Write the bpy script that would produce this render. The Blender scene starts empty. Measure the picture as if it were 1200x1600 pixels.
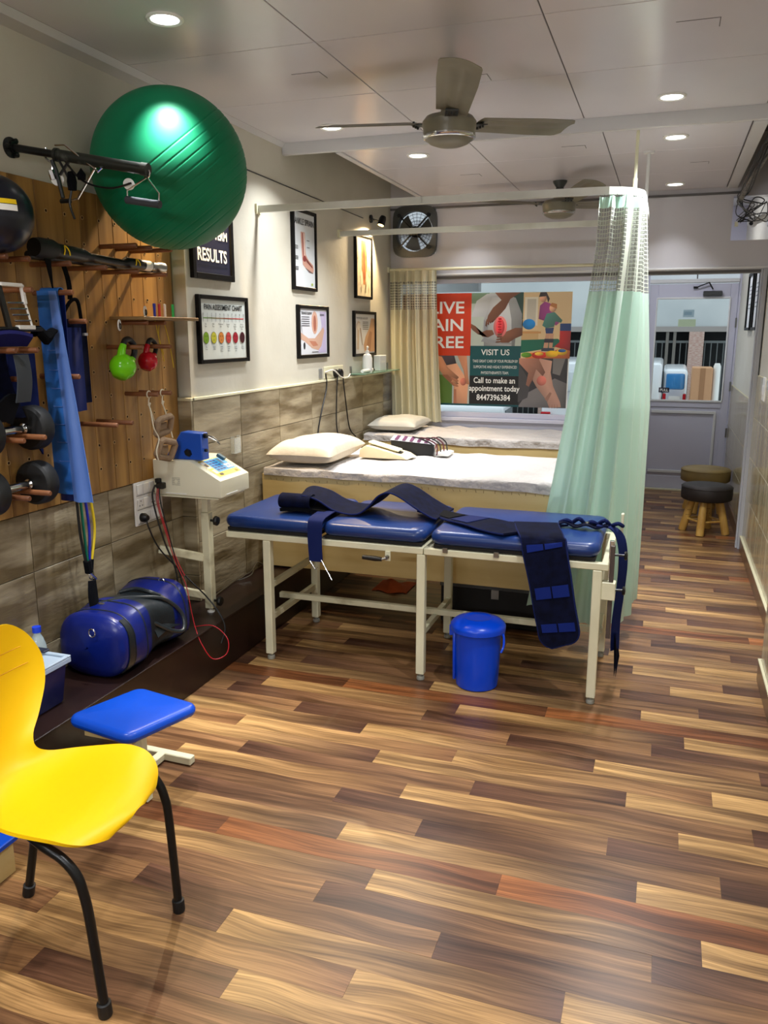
import bpy, bmesh, math, random
from mathutils import Vector, Matrix
random.seed(7)
SC = bpy.context.scene
COL = SC.collection
R = math.radians
PI = math.pi

# ---------------------------------------------------------------- camera, light, exposure
cam_d = bpy.data.cameras.new('camera')
cam = bpy.data.objects.new('camera', cam_d); COL.objects.link(cam)
cam.location = (0, 0, 1.55)
cam.rotation_euler = (R(90 - 12.422), 0, R(18.884))
cam_d.sensor_fit = 'VERTICAL'; cam_d.sensor_height = 24; cam_d.lens = 24 * 1270 / 1600
cam_d.clip_start = 0.05; cam_d.clip_end = 200
SC.camera = cam
SC.view_settings.view_transform = 'Standard'; SC.view_settings.look = 'None'
SC.view_settings.gamma = 1; SC.view_settings.use_curve_mapping = False
SC.view_settings.exposure = 0.0
SC.cycles.use_denoising = True
SC.cycles.max_bounces = 8; SC.cycles.diffuse_bounces = 5; SC.cycles.glossy_bounces = 4; SC.cycles.transparent_max_bounces = 12
SC.cycles.sample_clamp_indirect = 6
W = bpy.data.worlds.new('world'); SC.world = W; W.use_nodes = True
bg = W.node_tree.nodes['Background']; bg.inputs[0].default_value = (.86, .93, 1, 1); bg.inputs[1].default_value = 1.5

def area_light(loc, power, size, color=(1, .98, .95), rot=(0, 0, 0), spread=180, shape='DISK', sy=None):
    l = bpy.data.lights.new('lamp_light', 'AREA'); l.shape = shape; l.size = size
    if sy: l.size_y = sy
    l.energy = power; l.color = color; l.spread = R(spread)
    o = bpy.data.objects.new('lamp_light', l); o.location = loc; o.rotation_euler = rot; COL.objects.link(o)
    return o

# ---------------------------------------------------------------- materials
def lin(c):
    return tuple(((v / 255) / 12.92 if v / 255 <= .04045 else ((v / 255 + .055) / 1.055) ** 2.4) for v in c) + (1,)
_M = {}
def mat(name, col=(128, 128, 128), rough=.5, metal=0, col2=None, scale=8, stretch=(1, 1, 1), bump=0, bscale=None, spec=.5, emit=0,
        alpha=1, trans=0, coat=0, attr=False, lo=.35, hi=.65, rand=0, sheen=0, ior=1.45, bdist=.01):
    if name in _M: return _M[name]
    m = bpy.data.materials.new(name); m.use_nodes = True; _M[name] = m
    n, l = m.node_tree.nodes, m.node_tree.links; b = n['Principled BSDF']
    b.inputs['Base Color'].default_value = lin(col); b.inputs['Roughness'].default_value = rough; b.inputs['Metallic'].default_value = metal
    b.inputs['Specular IOR Level'].default_value = spec; b.inputs['Alpha'].default_value = alpha; b.inputs['Transmission Weight'].default_value = trans
    b.inputs['Coat Weight'].default_value = coat; b.inputs['IOR'].default_value = ior; b.inputs['Sheen Weight'].default_value = sheen
    if emit: b.inputs['Emission Color'].default_value = lin(col); b.inputs['Emission Strength'].default_value = emit
    tc = n.new('ShaderNodeTexCoord'); mp = n.new('ShaderNodeMapping'); mp.inputs['Scale'].default_value = stretch
    l.new(tc.outputs['Object'], mp.inputs[0])
    src = None
    if attr:
        a = n.new('ShaderNodeAttribute'); a.attribute_name = 'Col'; src = a.outputs['Color']
    if col2 or bump:
        no = n.new('ShaderNodeTexNoise'); no.noise_dimensions = '4D'; no.inputs['Scale'].default_value = scale; no.inputs['Detail'].default_value = 5
        l.new(mp.outputs[0], no.inputs['Vector'])
        if rand:
            oi = n.new('ShaderNodeObjectInfo'); mu = n.new('ShaderNodeMath'); mu.operation = 'MULTIPLY'; mu.inputs[1].default_value = rand
            l.new(oi.outputs['Random'], mu.inputs[0]); l.new(mu.outputs[0], no.inputs['W'])
        if col2:
            mr = n.new('ShaderNodeMapRange'); mr.inputs[1].default_value = lo; mr.inputs[2].default_value = hi; l.new(no.outputs['Fac'], mr.inputs[0])
            mx = n.new('ShaderNodeMix'); mx.data_type = 'RGBA'; l.new(mr.outputs[0], mx.inputs['Factor'])
            if attr:
                mx.blend_type = 'MULTIPLY'; l.new(src, mx.inputs[6]); mx.inputs[7].default_value = lin(col2)
            else:
                mx.inputs[6].default_value = lin(col); mx.inputs[7].default_value = lin(col2)
            src = mx.outputs[2]
        if bump:
            bp = n.new('ShaderNodeBump'); bp.inputs['Strength'].default_value = bump; bp.inputs['Distance'].default_value = bdist
            if bscale:
                n2 = n.new('ShaderNodeTexNoise'); n2.inputs['Scale'].default_value = bscale; n2.inputs['Detail'].default_value = 4
                l.new(mp.outputs[0], n2.inputs['Vector']); l.new(n2.outputs['Fac'], bp.inputs['Height'])
            else: l.new(no.outputs['Fac'], bp.inputs['Height'])
            l.new(bp.outputs[0], b.inputs['Normal'])
    if src: l.new(src, b.inputs['Base Color'])
    return m

M_wall = mat('wall_paint', (202, 198, 184), .45, col2=(194, 189, 174), scale=3, bump=.12, bscale=26)
M_ceil = mat('ceiling_laminate', (218, 215, 221), .24, col2=(211, 208, 215), scale=1.5)
M_lam = mat('bulkhead_laminate', (196, 194, 200), .16, col2=(188, 186, 192), scale=1.2)
M_groove = mat('groove_dark', (92, 90, 90), .6)
M_white = mat('white_trim', (214, 215, 216), .35)
M_cornice = mat('cornice', (200, 199, 200), .35)
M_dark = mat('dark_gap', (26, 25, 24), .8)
M_stone = mat('stone_tile', (164, 152, 126), .3, col2=(104, 90, 64), scale=2.0, stretch=(1, 1.3, 7), bump=.25, bscale=9, rand=40, lo=.40, hi=.62)
M_stone2 = mat('beige_wall_tile', (186, 178, 150), .14, col2=(152, 140, 108), scale=2.2, stretch=(1, 5, .8), rand=40)
M_grout = mat('grout', (196, 190, 160), .7)
M_grout2 = mat('grout_dark', (104, 94, 74), .8)
M_ledge = mat('ledge_brown', (38, 23, 20), .3, col2=(27, 17, 15), scale=4)
def plank_mat():
    m = bpy.data.materials.new('floor_plank'); m.use_nodes = True; n, l = m.node_tree.nodes, m.node_tree.links; b = n['Principled BSDF']
    b.inputs['Roughness'].default_value = .32; b.inputs['Specular IOR Level'].default_value = .33
    tc = n.new('ShaderNodeTexCoord'); oi = n.new('ShaderNodeObjectInfo'); w = n.new('ShaderNodeMath'); w.operation = 'MULTIPLY'; w.inputs[1].default_value = 53; l.new(oi.outputs['Random'], w.inputs[0])
    d = n.new('ShaderNodeTexNoise'); d.noise_dimensions = '4D'; d.inputs['Scale'].default_value = 2.4; d.inputs['Detail'].default_value = 1; l.new(tc.outputs['Object'], d.inputs['Vector']); l.new(w.outputs[0], d.inputs['W'])
    sub = n.new('ShaderNodeVectorMath'); sub.operation = 'MULTIPLY_ADD'; sub.inputs[1].default_value = (0, .085, 0); l.new(d.outputs['Color'], sub.inputs[0]); l.new(tc.outputs['Object'], sub.inputs[2])
    def noise(st, sc, det):
        mp = n.new('ShaderNodeMapping'); mp.inputs['Scale'].default_value = st; l.new(sub.outputs[0], mp.inputs[0])
        q = n.new('ShaderNodeTexNoise'); q.noise_dimensions = '4D'; q.inputs['Scale'].default_value = sc; q.inputs['Detail'].default_value = det; l.new(mp.outputs[0], q.inputs['Vector']); l.new(w.outputs[0], q.inputs['W']); return q
    def ramp(q, lo, hi, c0, c1):
        mr = n.new('ShaderNodeMapRange'); mr.inputs[1].default_value = lo; mr.inputs[2].default_value = hi; l.new(q.outputs['Fac'], mr.inputs[0])
        mx = n.new('ShaderNodeMix'); mx.data_type = 'RGBA'; mx.inputs[6].default_value = c0; mx.inputs[7].default_value = c1; l.new(mr.outputs[0], mx.inputs['Factor']); return mx.outputs[2]
    at = n.new('ShaderNodeAttribute'); at.attribute_name = 'Col'; cur = at.outputs['Color']
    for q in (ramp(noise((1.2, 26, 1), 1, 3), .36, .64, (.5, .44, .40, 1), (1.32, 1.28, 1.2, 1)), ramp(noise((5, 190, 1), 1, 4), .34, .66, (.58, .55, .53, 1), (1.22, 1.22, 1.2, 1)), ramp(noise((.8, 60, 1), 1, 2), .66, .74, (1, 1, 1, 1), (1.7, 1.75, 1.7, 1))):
        mx = n.new('ShaderNodeMix'); mx.data_type = 'RGBA'; mx.blend_type = 'MULTIPLY'; mx.inputs['Factor'].default_value = 1; l.new(cur, mx.inputs[6]); l.new(q, mx.inputs[7]); cur = mx.outputs[2]
    l.new(cur, b.inputs['Base Color']); return m
M_plank = plank_mat()
M_board = mat('pegboard_wood', (176, 134, 72), .42, col2=(116, 82, 40), scale=1.3, stretch=(1, 13, .9), rand=40, lo=.32, hi=.68)
M_peg = mat('peg_wood', (140, 88, 52), .45, col2=(104, 62, 36), scale=9)
M_black = mat('black_plastic', (14, 14, 15), .42)
M_blackm = mat('black_metal', (22, 23, 24), .32, metal=.3)
M_rubber = mat('black_rubber', (20, 21, 22), .55)
M_chrome = mat('chrome', (205, 206, 205), .14, metal=1)
M_steel = mat('brushed_steel', (150, 150, 146), .32, metal=1)
M_cream = mat('cream_enamel', (222, 219, 190), .32, col2=(212, 208, 178), scale=6)
M_creamw = mat('worn_cream_enamel', (206, 202, 172), .4, col2=(150, 140, 108), scale=9, lo=.55, hi=.75)
M_alu = mat('painted_rail', (222, 224, 216), .28, col2=(190, 192, 182), scale=3)
M_vinyl = mat('blue_vinyl', (24, 52, 112), .3, bump=.1, bscale=60, bdist=.002)
M_vinyl2 = mat('royal_vinyl', (10, 72, 190), .3, bump=.06, bscale=60, bdist=.002)
M_navy = mat('navy_fabric', (10, 16, 44), .95, col2=(6, 9, 28), spec=.15, scale=30, bump=.25, bscale=220, bdist=.002)
M_navy2 = mat('navy_binding', (16, 28, 78), .85, spec=.2, bump=.2, bscale=200, bdist=.002)
M_velcro = mat('black_loop_fabric', (10, 11, 15), .95, spec=.15, bump=.3, bscale=300, bdist=.002)
M_binblue = mat('bin_plastic', (2, 68, 212), .28)
M_yellow = mat('yellow_plastic', (240, 192, 0), .42, bump=.04, bscale=90, bdist=.002)
M_green = mat('ball_rubber', (12, 126, 86), .5, col2=(10, 114, 76), scale=3, spec=.28)
M_bed = mat('bed_plywood', (204, 184, 132), .4, col2=(186, 162, 108), scale=1.4, stretch=(1, 1, 9), lo=.3, hi=.7)
M_sheet = mat('white_sheet', (186, 181, 178), .8, bump=.9, bscale=9, bdist=.05)
M_sheetc = mat('cream_pillow_cotton', (200, 188, 168), .75, bump=.4, bscale=16, bdist=.015)
M_grayp = mat('grey_pillow_satin', (190, 188, 178), .5, bump=.2, bscale=10, bdist=.01)
M_print = mat('printed_paper', attr=True, rough=.35)
M_frame = mat('picture_frame_black', (10, 9, 9), .45, spec=.2)
M_greyfan = mat('fan_grey_enamel', (130, 126, 108), .38, col2=(112, 108, 92), scale=6)
M_darkgrey = mat('dark_grey_metal', (72, 74, 74), .4, metal=.4)
M_glass = mat('window_pane', (235, 242, 240), .02, trans=1, ior=1.02, spec=.5)
M_clear = mat('clear_acrylic', (225, 232, 228), .08, alpha=.28)
M_doorp = mat('door_lilac_paint', (196, 196, 212), .4)
M_text_w = mat('white_letters', (240, 240, 236), .5)
M_text_k = mat('black_letters', (22, 22, 24), .5)
M_lens = mat('lamp_lens', (255, 255, 250), .5, emit=7)
M_red = mat('red_gloss', (180, 14, 34), .2)
M_lime = mat('lime_gloss', (110, 200, 20), .2)
M_tan = mat('tan_suede', (150, 128, 100), .85, col2=(130, 108, 82), scale=20)
M_rope = mat('white_rope', (214, 206, 184), .8)
M_redw = mat('red_wire', (170, 20, 34), .4)
M_white2 = mat('white_plastic', (228, 228, 224), .3)
M_brownpad = mat('brown_leather', (38, 30, 27), .6, col2=(28, 22, 20), scale=9)
M_olivepad = mat('olive_leather', (142, 120, 70), .55, col2=(120, 100, 56), scale=5)
M_pine = mat('pine_leg', (206, 166, 88), .45, col2=(176, 132, 62), scale=4, stretch=(6, 6, 1))
M_bottle = mat('clear_bottle', (200, 220, 225), .1, alpha=.45)
M_cardb = mat('cardboard', (196, 150, 112), .8)

# ---------------------------------------------------------------- mesh helpers
WL = {}
class MB:
    def __init__(s): s.v = []; s.f = []; s.m = []; s.c = []
    def add(s, vs, fs, m=0, c=None):
        k = len(s.v); s.v += [Vector(p) for p in vs]
        for f in fs: s.f.append(tuple(i + k for i in f)); s.m.append(m); s.c.append(c)
        return s
    def box(s, a, b, m=0, rot=None, piv=None, c=None):
        (x0, y0, z0), (x1, y1, z1) = a, b
        vs = [Vector(p) for p in [(x0, y0, z0), (x1, y0, z0), (x1, y1, z0), (x0, y1, z0), (x0, y0, z1), (x1, y0, z1), (x1, y1, z1), (x0, y1, z1)]]
        if rot is not None:
            pv = Vector(piv) if piv is not None else sum(vs, Vector()) / 8
            vs = [rot @ (v - pv) + pv for v in vs]
        return s.add(vs, [(3, 2, 1, 0), (4, 5, 6, 7), (0, 1, 5, 4), (1, 2, 6, 5), (2, 3, 7, 6), (3, 0, 4, 7)], m, c)
    def bar(s, p, q, w, h, m=0, up=(0, 0, 1)):
        p, q = Vector(p), Vector(q); d = (q - p).normalized(); u = Vector(up)
        if abs(d.dot(u)) > .98: u = Vector((0, 1, 0))
        r = d.cross(u).normalized() * w / 2; u = r.cross(d).normalized() * h / 2
        vs = [p - r - u, p + r - u, p + r + u, p - r + u, q - r - u, q + r - u, q + r + u, q - r + u]
        return s.add(vs, [(0, 1, 2, 3), (7, 6, 5, 4), (4, 5, 1, 0), (5, 6, 2, 1), (6, 7, 3, 2), (7, 4, 0, 3)], m)
    def tube(s, pts, r, seg=8, closed=False, m=0, caps=True):
        pts = [Vector(p) for p in pts]; n = len(pts); k = len(s.v)
        rr = r if isinstance(r, (list, tuple)) else [r] * n
        prev = None
        for i, p in enumerate(pts):
            if closed: t = pts[(i + 1) % n] - pts[i - 1]
            else: t = pts[min(i + 1, n - 1)] - pts[max(i - 1, 0)]
            t = t.normalized() if t.length > 1e-9 else Vector((0, 0, 1))
            if prev is None:
                a = Vector((0, 0, 1)) if abs(t.z) < .9 else Vector((1, 0, 0)); u = t.cross(a).normalized()
            else:
                u = (prev - t * prev.dot(t)); u = u.normalized() if u.length > 1e-6 else t.orthogonal().normalized()
            prev = u; w = t.cross(u)
            for j in range(seg):
                a = 2 * PI * j / seg; s.v.append(p + (u * math.cos(a) + w * math.sin(a)) * rr[i])
        rng = n if closed else n - 1
        for i in range(rng):
            for j in range(seg):
                a = k + i * seg + j; b = k + i * seg + (j + 1) % seg; c = k + ((i + 1) % n) * seg + (j + 1) % seg; d = k + ((i + 1) % n) * seg + j
                s.f.append((a, b, c, d)); s.m.append(m); s.c.append(None)
        if caps and not closed:
            s.f.append(tuple(k + j for j in reversed(range(seg)))); s.m.append(m); s.c.append(None)
            s.f.append(tuple(k + (n - 1) * seg + j for j in range(seg))); s.m.append(m); s.c.append(None)
        return s
    def lathe(s, prof, c, seg=24, ax=(0, 0, 1), m=0, sx=1, sy=1):
        c = Vector(c); az = Vector(ax).normalized(); u = az.orthogonal().normalized() if abs(az.z) < .999 else Vector((1, 0, 0)); w = az.cross(u)
        k = len(s.v)
        for r, z in prof:
            for j in range(seg):
                a = 2 * PI * j / seg; s.v.append(c + az * z + u * (r * sx * math.cos(a)) + w * (r * sy * math.sin(a)))
        for i in range(len(prof) - 1):
            for j in range(seg):
                s.f.append((k + i * seg + j, k + i * seg + (j + 1) % seg, k + (i + 1) * seg + (j + 1) % seg, k + (i + 1) * seg + j)); s.m.append(m); s.c.append(None)
        for i, rv in ((0, True), (len(prof) - 1, False)):
            if prof[i][0] > 1e-5:
                ids = [k + i * seg + j for j in range(seg)]; s.f.append(tuple(reversed(ids)) if rv else tuple(ids)); s.m.append(m); s.c.append(None)
        return s
    def prism(s, poly, f0, f1, m=0, c=None):
        # poly: 2D points; f0/f1 map (u,v)->3D for the two ends
        n = len(poly); vs = [f0(*p) for p in poly] + [f1(*p) for p in poly]
        fs = [tuple(reversed(range(n))), tuple(range(n, 2 * n))] + [(i, (i + 1) % n, n + (i + 1) % n, n + i) for i in range(n)]
        return s.add(vs, fs, m, c)
    def grid(s, fn, nu, nv, m=0, thick=0, closed_u=False):
        P = [[Vector(fn(i / nu, j / nv)) for j in range(nv + 1)] for i in range(nu + 1)]
        k = len(s.v)
        def N(i, j):
            a = P[min(i + 1, nu)][j] - P[max(i - 1, 0)][j]; b = P[i][min(j + 1, nv)] - P[i][max(j - 1, 0)]; c = a.cross(b)
            return c.normalized() if c.length > 1e-9 else Vector((0, 0, 1))
        layers = [0] if not thick else [thick / 2, -thick / 2]
        w = nv + 1
        for L in layers:
            for i in range(nu + 1):
                for j in range(nv + 1): s.v.append(P[i][j] + N(i, j) * L)
        T = (nu + 1) * w
        def q(a, b, c, d): s.f.append((a, b, c, d)); s.m.append(m); s.c.append(None)
        for i in range(nu):
            for j in range(nv):
                a, b, c, d = k + i * w + j, k + (i + 1) * w + j, k + (i + 1) * w + j + 1, k + i * w + j + 1
                q(a, b, c, d)
                if thick: q(d + T, c + T, b + T, a + T)
        if thick:
            for i in range(nu):
                a, b = k + i * w, k + (i + 1) * w; q(a, a + T, b + T, b)
                a, b = k + i * w + nv, k + (i + 1) * w + nv; q(b, b + T, a + T, a)
            for j in range(nv):
                a, b = k + j, k + j + 1; q(b, b + T, a + T, a)
                a, b = k + nu * w + j, k + nu * w + j + 1; q(a, a + T, b + T, b)
        return s
    def cushion(s, cx, cy, z0, lx, ly, h, r=.04, n=4, m=0, puff=0, p=2.2, N=26):
        # rounded slab: superellipse-ish plan, rounded rim
        def ring(inset, z):
            hx, hy, rr = lx / 2 - inset, ly / 2 - inset, max(r * n - inset, .004)
            rr = min(rr, hx * .98, hy * .98); out = []
            for (sx, sy, a0) in ((1, 1, 0), (-1, 1, 90), (-1, -1, 180), (1, -1, 270)):
                for t in range(7):
                    a = R(a0 + 90 * t / 6); out.append((cx + sx * (hx - rr) + rr * math.cos(a), cy + sy * (hy - rr) + rr * math.sin(a), z))
            return out
        e = min(h / 2, .03); rings = []
        for t in range(5): a = PI / 2 * t / 4; rings.append(ring(e * (1 - math.sin(a)), z0 + e * (1 - math.cos(a))))
        for t in range(5): a = PI / 2 * t / 4; rings.append(ring(e * (1 - math.cos(a)), z0 + h - e * (1 - math.sin(a))))
        k = len(s.v); w = len(rings[0])
        for rg in rings: s.v += [Vector(q) for q in rg]
        for i in range(len(rings) - 1):
            for j in range(w): s.f.append((k + i * w + j, k + i * w + (j + 1) % w, k + (i + 1) * w + (j + 1) % w, k + (i + 1) * w + j)); s.m.append(m); s.c.append(None)
        s.f.append(tuple(k + j for j in reversed(range(w)))); s.m.append(m); s.c.append(None)
        kt = k + (len(rings) - 1) * w
        if puff:
            ck = len(s.v); s.v.append(Vector((cx, cy, z0 + h + puff)))
            mid = len(s.v)
            for j in range(w):
                q = s.v[kt + j]; s.v.append(Vector(((q.x + cx) / 2, (q.y + cy) / 2, z0 + h + puff * .8)))
            for j in range(w):
                s.f.append((kt + j, kt + (j + 1) % w, mid + (j + 1) % w, mid + j)); s.m.append(m); s.c.append(None)
                s.f.append((mid + j, mid + (j + 1) % w, ck)); s.m.append(m); s.c.append(None)
        else:
            s.f.append(tuple(kt + j for j in range(w))); s.m.append(m); s.c.append(None)
        return s
    def xf(s, Mx, i0=0):
        for i in range(i0, len(s.v)): s.v[i] = Mx @ s.v[i]
        return s
    def build(s, name, mats, parent=None, bevel=0, smooth=35, sub=0, bseg=1):
        base = WL[parent.name] if parent is not None else Vector((0, 0, 0))
        me = bpy.data.meshes.new(name); me.from_pydata([v - base for v in s.v], [], s.f)
        if not isinstance(mats, (list, tuple)): mats = [mats]
        for mm in mats: me.materials.append(mm)
        for p, mi in zip(me.polygons, s.m): p.material_index = mi
        if any(c is not None for c in s.c):
            ca = me.color_attributes.new('Col', 'FLOAT_COLOR', 'CORNER'); li = 0
            for p, c in zip(me.polygons, s.c):
                for jj, l in enumerate(p.loop_indices):
                    cc = c[jj] if (c and isinstance(c[0], (tuple, list))) else (c or (128, 128, 128))
                    ca.data[l].color = lin(cc)
        bm = bmesh.new(); bm.from_mesh(me)
        if not any(c is not None for c in s.c): bmesh.ops.recalc_face_normals(bm, faces=bm.faces)
        if bevel:
            es = [e for e in bm.edges if len(e.link_faces) == 2 and e.calc_face_angle(0) > R(30)]
            bmesh.ops.bevel(bm, geom=es, offset=bevel, segments=bseg, profile=.6, affect='EDGES', clamp_overlap=True)
        bm.to_mesh(me); bm.free()
        if smooth:
            me.polygons.foreach_set('use_smooth', [True] * len(me.polygons)); me.set_sharp_from_angle(angle=R(smooth))
        o = bpy.data.objects.new(name, me); COL.objects.link(o)
        if parent is not None: o.parent = parent
        WL[o.name] = base.copy()
        if sub:
            md = o.modifiers.new('subdivision', 'SUBSURF'); md.levels = sub; md.render_levels = sub
        return o

def thing(name, loc, label, cat, group=None):
    o = bpy.data.objects.new(name, None); COL.objects.link(o); o.location = loc; o.empty_display_size = .05
    WL[o.name] = Vector(loc); o['label'] = label; o['category'] = cat
    if group: o['group'] = group
    return o
def tag(o, label, cat, group=None):
    o['label'] = label; o['category'] = cat
    if group: o['group'] = group
    return o
def struct(o): o['kind'] = 'structure'; return o
def recenter(o):
    # move a one-mesh thing's origin to its lowest centre
    me = o.data; lo = Vector([min(v.co[i] for v in me.vertices) for i in range(3)]); hi = Vector([max(v.co[i] for v in me.vertices) for i in range(3)])
    c = Vector(((lo.x + hi.x) / 2, (lo.y + hi.y) / 2, lo.z))
    me.transform(Matrix.Translation(-c)); o.location = c; WL[o.name] = c; return o
def dup(root, loc, label=None, rotz=0, skip=()):
    r = root.copy(); COL.objects.link(r); r.location = loc; r.rotation_euler = (0, 0, rotz); WL[r.name] = Vector(loc)
    if label: r['label'] = label
    for ch in root.children:
        if ch.name in skip: continue
        c = ch.copy(); COL.objects.link(c); c.parent = r
        for g in ch.children:
            d = g.copy(); COL.objects.link(d); d.parent = c
    return r
def lettering(body, size, origin, right, up, m, parent, align='LEFT', bold=0, sx=1, name='lettering', off=.0008, spacing=1):
    cu = bpy.data.curves.new('t', 'FONT'); cu.body = body; cu.size = size; cu.align_x = align; cu.offset = bold; cu.resolution_u = 3; cu.space_character = spacing
    t = bpy.data.objects.new('t', cu); me = bpy.data.meshes.new_from_object(t)
    rt, upv = Vector(right).normalized(), Vector(up).normalized(); nn = rt.cross(upv); base = WL[parent.name] if parent is not None else Vector((0, 0, 0)); og = Vector(origin)
    for v in me.vertices: v.co = og + rt * v.co.x * sx + upv * v.co.y + nn * off - base
    me.materials.clear(); me.materials.append(m)
    o = bpy.data.objects.new(name, me); COL.objects.link(o); o.parent = parent
    bpy.data.objects.remove(t); bpy.data.curves.remove(cu); return o
def smoothpath(pts, n=6):
    pts = [Vector(p) for p in pts]; out = []
    for i in range(len(pts) - 1):
        p0, p1, p2, p3 = pts[max(i - 1, 0)], pts[i], pts[i + 1], pts[min(i + 2, len(pts) - 1)]
        for k in range(n):
            t = k / n; out.append(.5 * ((2 * p1) + (p2 - p0) * t + (2 * p0 - 5 * p1 + 4 * p2 - p3) * t * t + (3 * p1 - p0 - 3 * p2 + p3) * t ** 3))
    out.append(pts[-1]); return out
def lerp(a, b, t): return a + (b - a) * t

# ---------------------------------------------------------------- setting: floor of printed planks
HC = 2.58   # front ceiling bay
HB = 2.52   # rear ceiling bay
WX = -2.185 # wall behind the pegboard
PX = -2.11  # poster wall
BY = 6.33   # back wall
floor = struct(MB().box((-2.3, -2.6, -.1), (.75, 8.62, -.004)).build('floor', mat('floor_joint', (110, 88, 64), .5), smooth=0))
BND = [.273, .775, .44, .07, .19, .548, .024, .251, .83, .139, .361, .873]
BR, MD, DK, OR, LT = (178, 144, 96), (124, 90, 62), (86, 59, 47), (146, 93, 56), (134, 101, 70)
RC = [(BR, MD), (BR, DK), (DK, LT), (DK, LT), (BR, DK), (OR, (104, 66, 44)), (BR, DK), (DK, LT), (DK, LT), (BR, MD), (DK, LT), (BR, DK)]
def planks():
    far = MB(); x0, x1 = -2.2, .66; cnt = 0
    for k in range(-42, 75):
        y1 = 1.62 + .0955 * k; y0 = y1 - .0955
        if y1 > 8.62: break
        b = BND[k % 12] - .023 * (k // 12); n0 = math.floor((x0 - b) / .9)
        for n in range(n0, n0 + 6):
            a, e = b + .9 * n, b + .9 * n + .9
            ca, ce = RC[k % 12]
            s, t = max(a, x0), min(e, x1)
            if t - s < .03: continue
            f = lambda x: tuple(lerp(ca[i], ce[i], (x - a) / .9) for i in range(3))
            A, B = f(s), f(t)
            mb = MB(); near = .6 < y1 < 6.2
            tgt = mb if near else far
            g = .0002; zt = 0 - .0002 * ((k + n) % 3)
            S, T, Y0, Y1 = s + g, t - g, y0 + g, y1 - g
            vs = [(S, Y0, -.01), (T, Y0, -.01), (T, Y1, -.01), (S, Y1, -.01), (S, Y0, zt), (T, Y0, zt), (T, Y1, zt), (S, Y1, zt)]
            for fc in [(4, 5, 6, 7), (0, 1, 5, 4), (1, 2, 6, 5), (2, 3, 7, 6), (3, 0, 4, 7)]:
                tgt.add([vs[i] for i in fc], [(0, 1, 2, 3)], 0, [B if i in (1, 2, 5, 6) else A for i in fc])
            if near: mb.build('plank', M_plank, floor, smooth=0)
    o = far.build('plank', M_plank, floor, smooth=0); o['kind'] = 'stuff'
planks()

# ledge along the left wall
ledge = struct(MB().box((-2.3, -2.6, 0), (-1.872, 6.33, .245)).build('trim_1', M_ledge, bevel=.004))
MB().box((-2.3, -2.6, .245), (-1.862, 6.33, .252)).build('ledge_top', M_ledge, ledge, bevel=.002)

# ---------------------------------------------------------------- walls
wl = struct(MB().box((-2.4, -2.6, .0), (WX, 3.36, 3.0)).box((-2.4, 3.36, 0), (PX, 6.6, 3.0)).build('wall_left', M_wall, smooth=0))
def tiles(parent, x, y0, y1, zs, pitch, m, off=0, t=.012, face=1, stag=.0):
    for r in range(len(zs) - 1):
        n0 = math.floor((y0 - off - stag * (r % 2)) / pitch)
        y = off + stag * (r % 2) + n0 * pitch
        while y < y1:
            a, b = max(y, y0) + .0015, min(y + pitch, y1) - .0015; y += pitch
            if b - a < .02: continue
            MB().box((min(x, x + face * t), a, zs[r] + .0015), (max(x, x + face * t), b, zs[r + 1] - .0015)).build('tile', m, parent, bevel=.0015)
MB().box((WX - .01, -2.6, .252), (WX + .006, 3.36, 2.0)).box((WX - .01, 3.344, .252), (PX + .006, 3.38, 1.238)).box((PX - .01, 3.354, .252), (PX + .006, 6.33, 1.238)).build('grout', M_grout2, wl, smooth=0)
tiles(wl, WX, .9, 3.352, [.252, .385, .68, .905], .455, M_stone, off=2.33 - .455 * 4, stag=.0)
tiles(wl, PX, 3.35, 6.33, [.252, .55, .84, 1.02, 1.238], .46, M_stone, off=3.35, stag=.0)
# tile pieces on the near return of the poster wall
for a, b in ((.252, .385), (.385, .68), (.68, .98), (.98, 1.238)):
    MB().box((WX + .012, 3.332, a + .0015), (PX + .012, 3.348, b - .0015)).build('tile', M_stone, wl, bevel=.0015)
MB().box((PX, 3.345, 1.238), (PX + .016, 6.33, 1.252)).box((WX, 3.328, 1.238), (PX + .016, 3.36, 1.252)).build('tile_cap', M_cream, wl, bevel=.002)
wf = struct(MB().box((-2.4, -2.75, 0), (.9, -2.6, 3.0)).build('wall_front', M_wall, smooth=0))
wr = struct(MB().box((.62, 3.82, 0), (.8, 8.75, 1.9)).box((.62, 3.82, 1.9), (.8, 8.75, 3.0)).box((.51, -2.6, 0), (.8, 3.82, 3.0)).build('wall_right', M_wall, smooth=0))
MB().box((.612, 3.83, .1), (.624, 6.30, 1.262)).box((.612, 6.37, .1), (.624, 8.6, 1.06)).box((.503, 1.2, .1), (.512, 3.822, 1.25)).box((.503, 3.81, .1), (.625, 3.826, 1.25)).build('grout', M_grout, wr, smooth=0)
tiles(wr, .613, 3.84, 6.3, [.1, .40, .685, .97, 1.26], .30, M_stone2, off=.05, t=.004, face=-1)
tiles(wr, .613, 6.375, 8.6, [.1, .40, .685, 1.058], .30, M_stone2, off=.05, t=.004, face=-1)
tiles(wr, .503, 1.5, 3.815, [.1, .40, .685, .97, 1.25], .30, M_stone2, off=.02, t=.004, face=-1)
bs = struct(MB().box((.597, 3.83, 0), (.62, 6.30, .098)).box((.597, 6.38, 0), (.62, 8.6, .098)).box((.49, -2.6, 0), (.512, 3.835, .098)).build('baseboard_right', mat('skirting_brown', (120, 92, 66), .3, col2=(96, 72, 52), scale=6), bevel=.003))
MB().box((.594, 3.83, .094), (.62, 6.30, .102)).box((.488, -2.6, .094), (.512, 3.838, .102)).build('skirting_cap', M_grout, bs)

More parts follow.
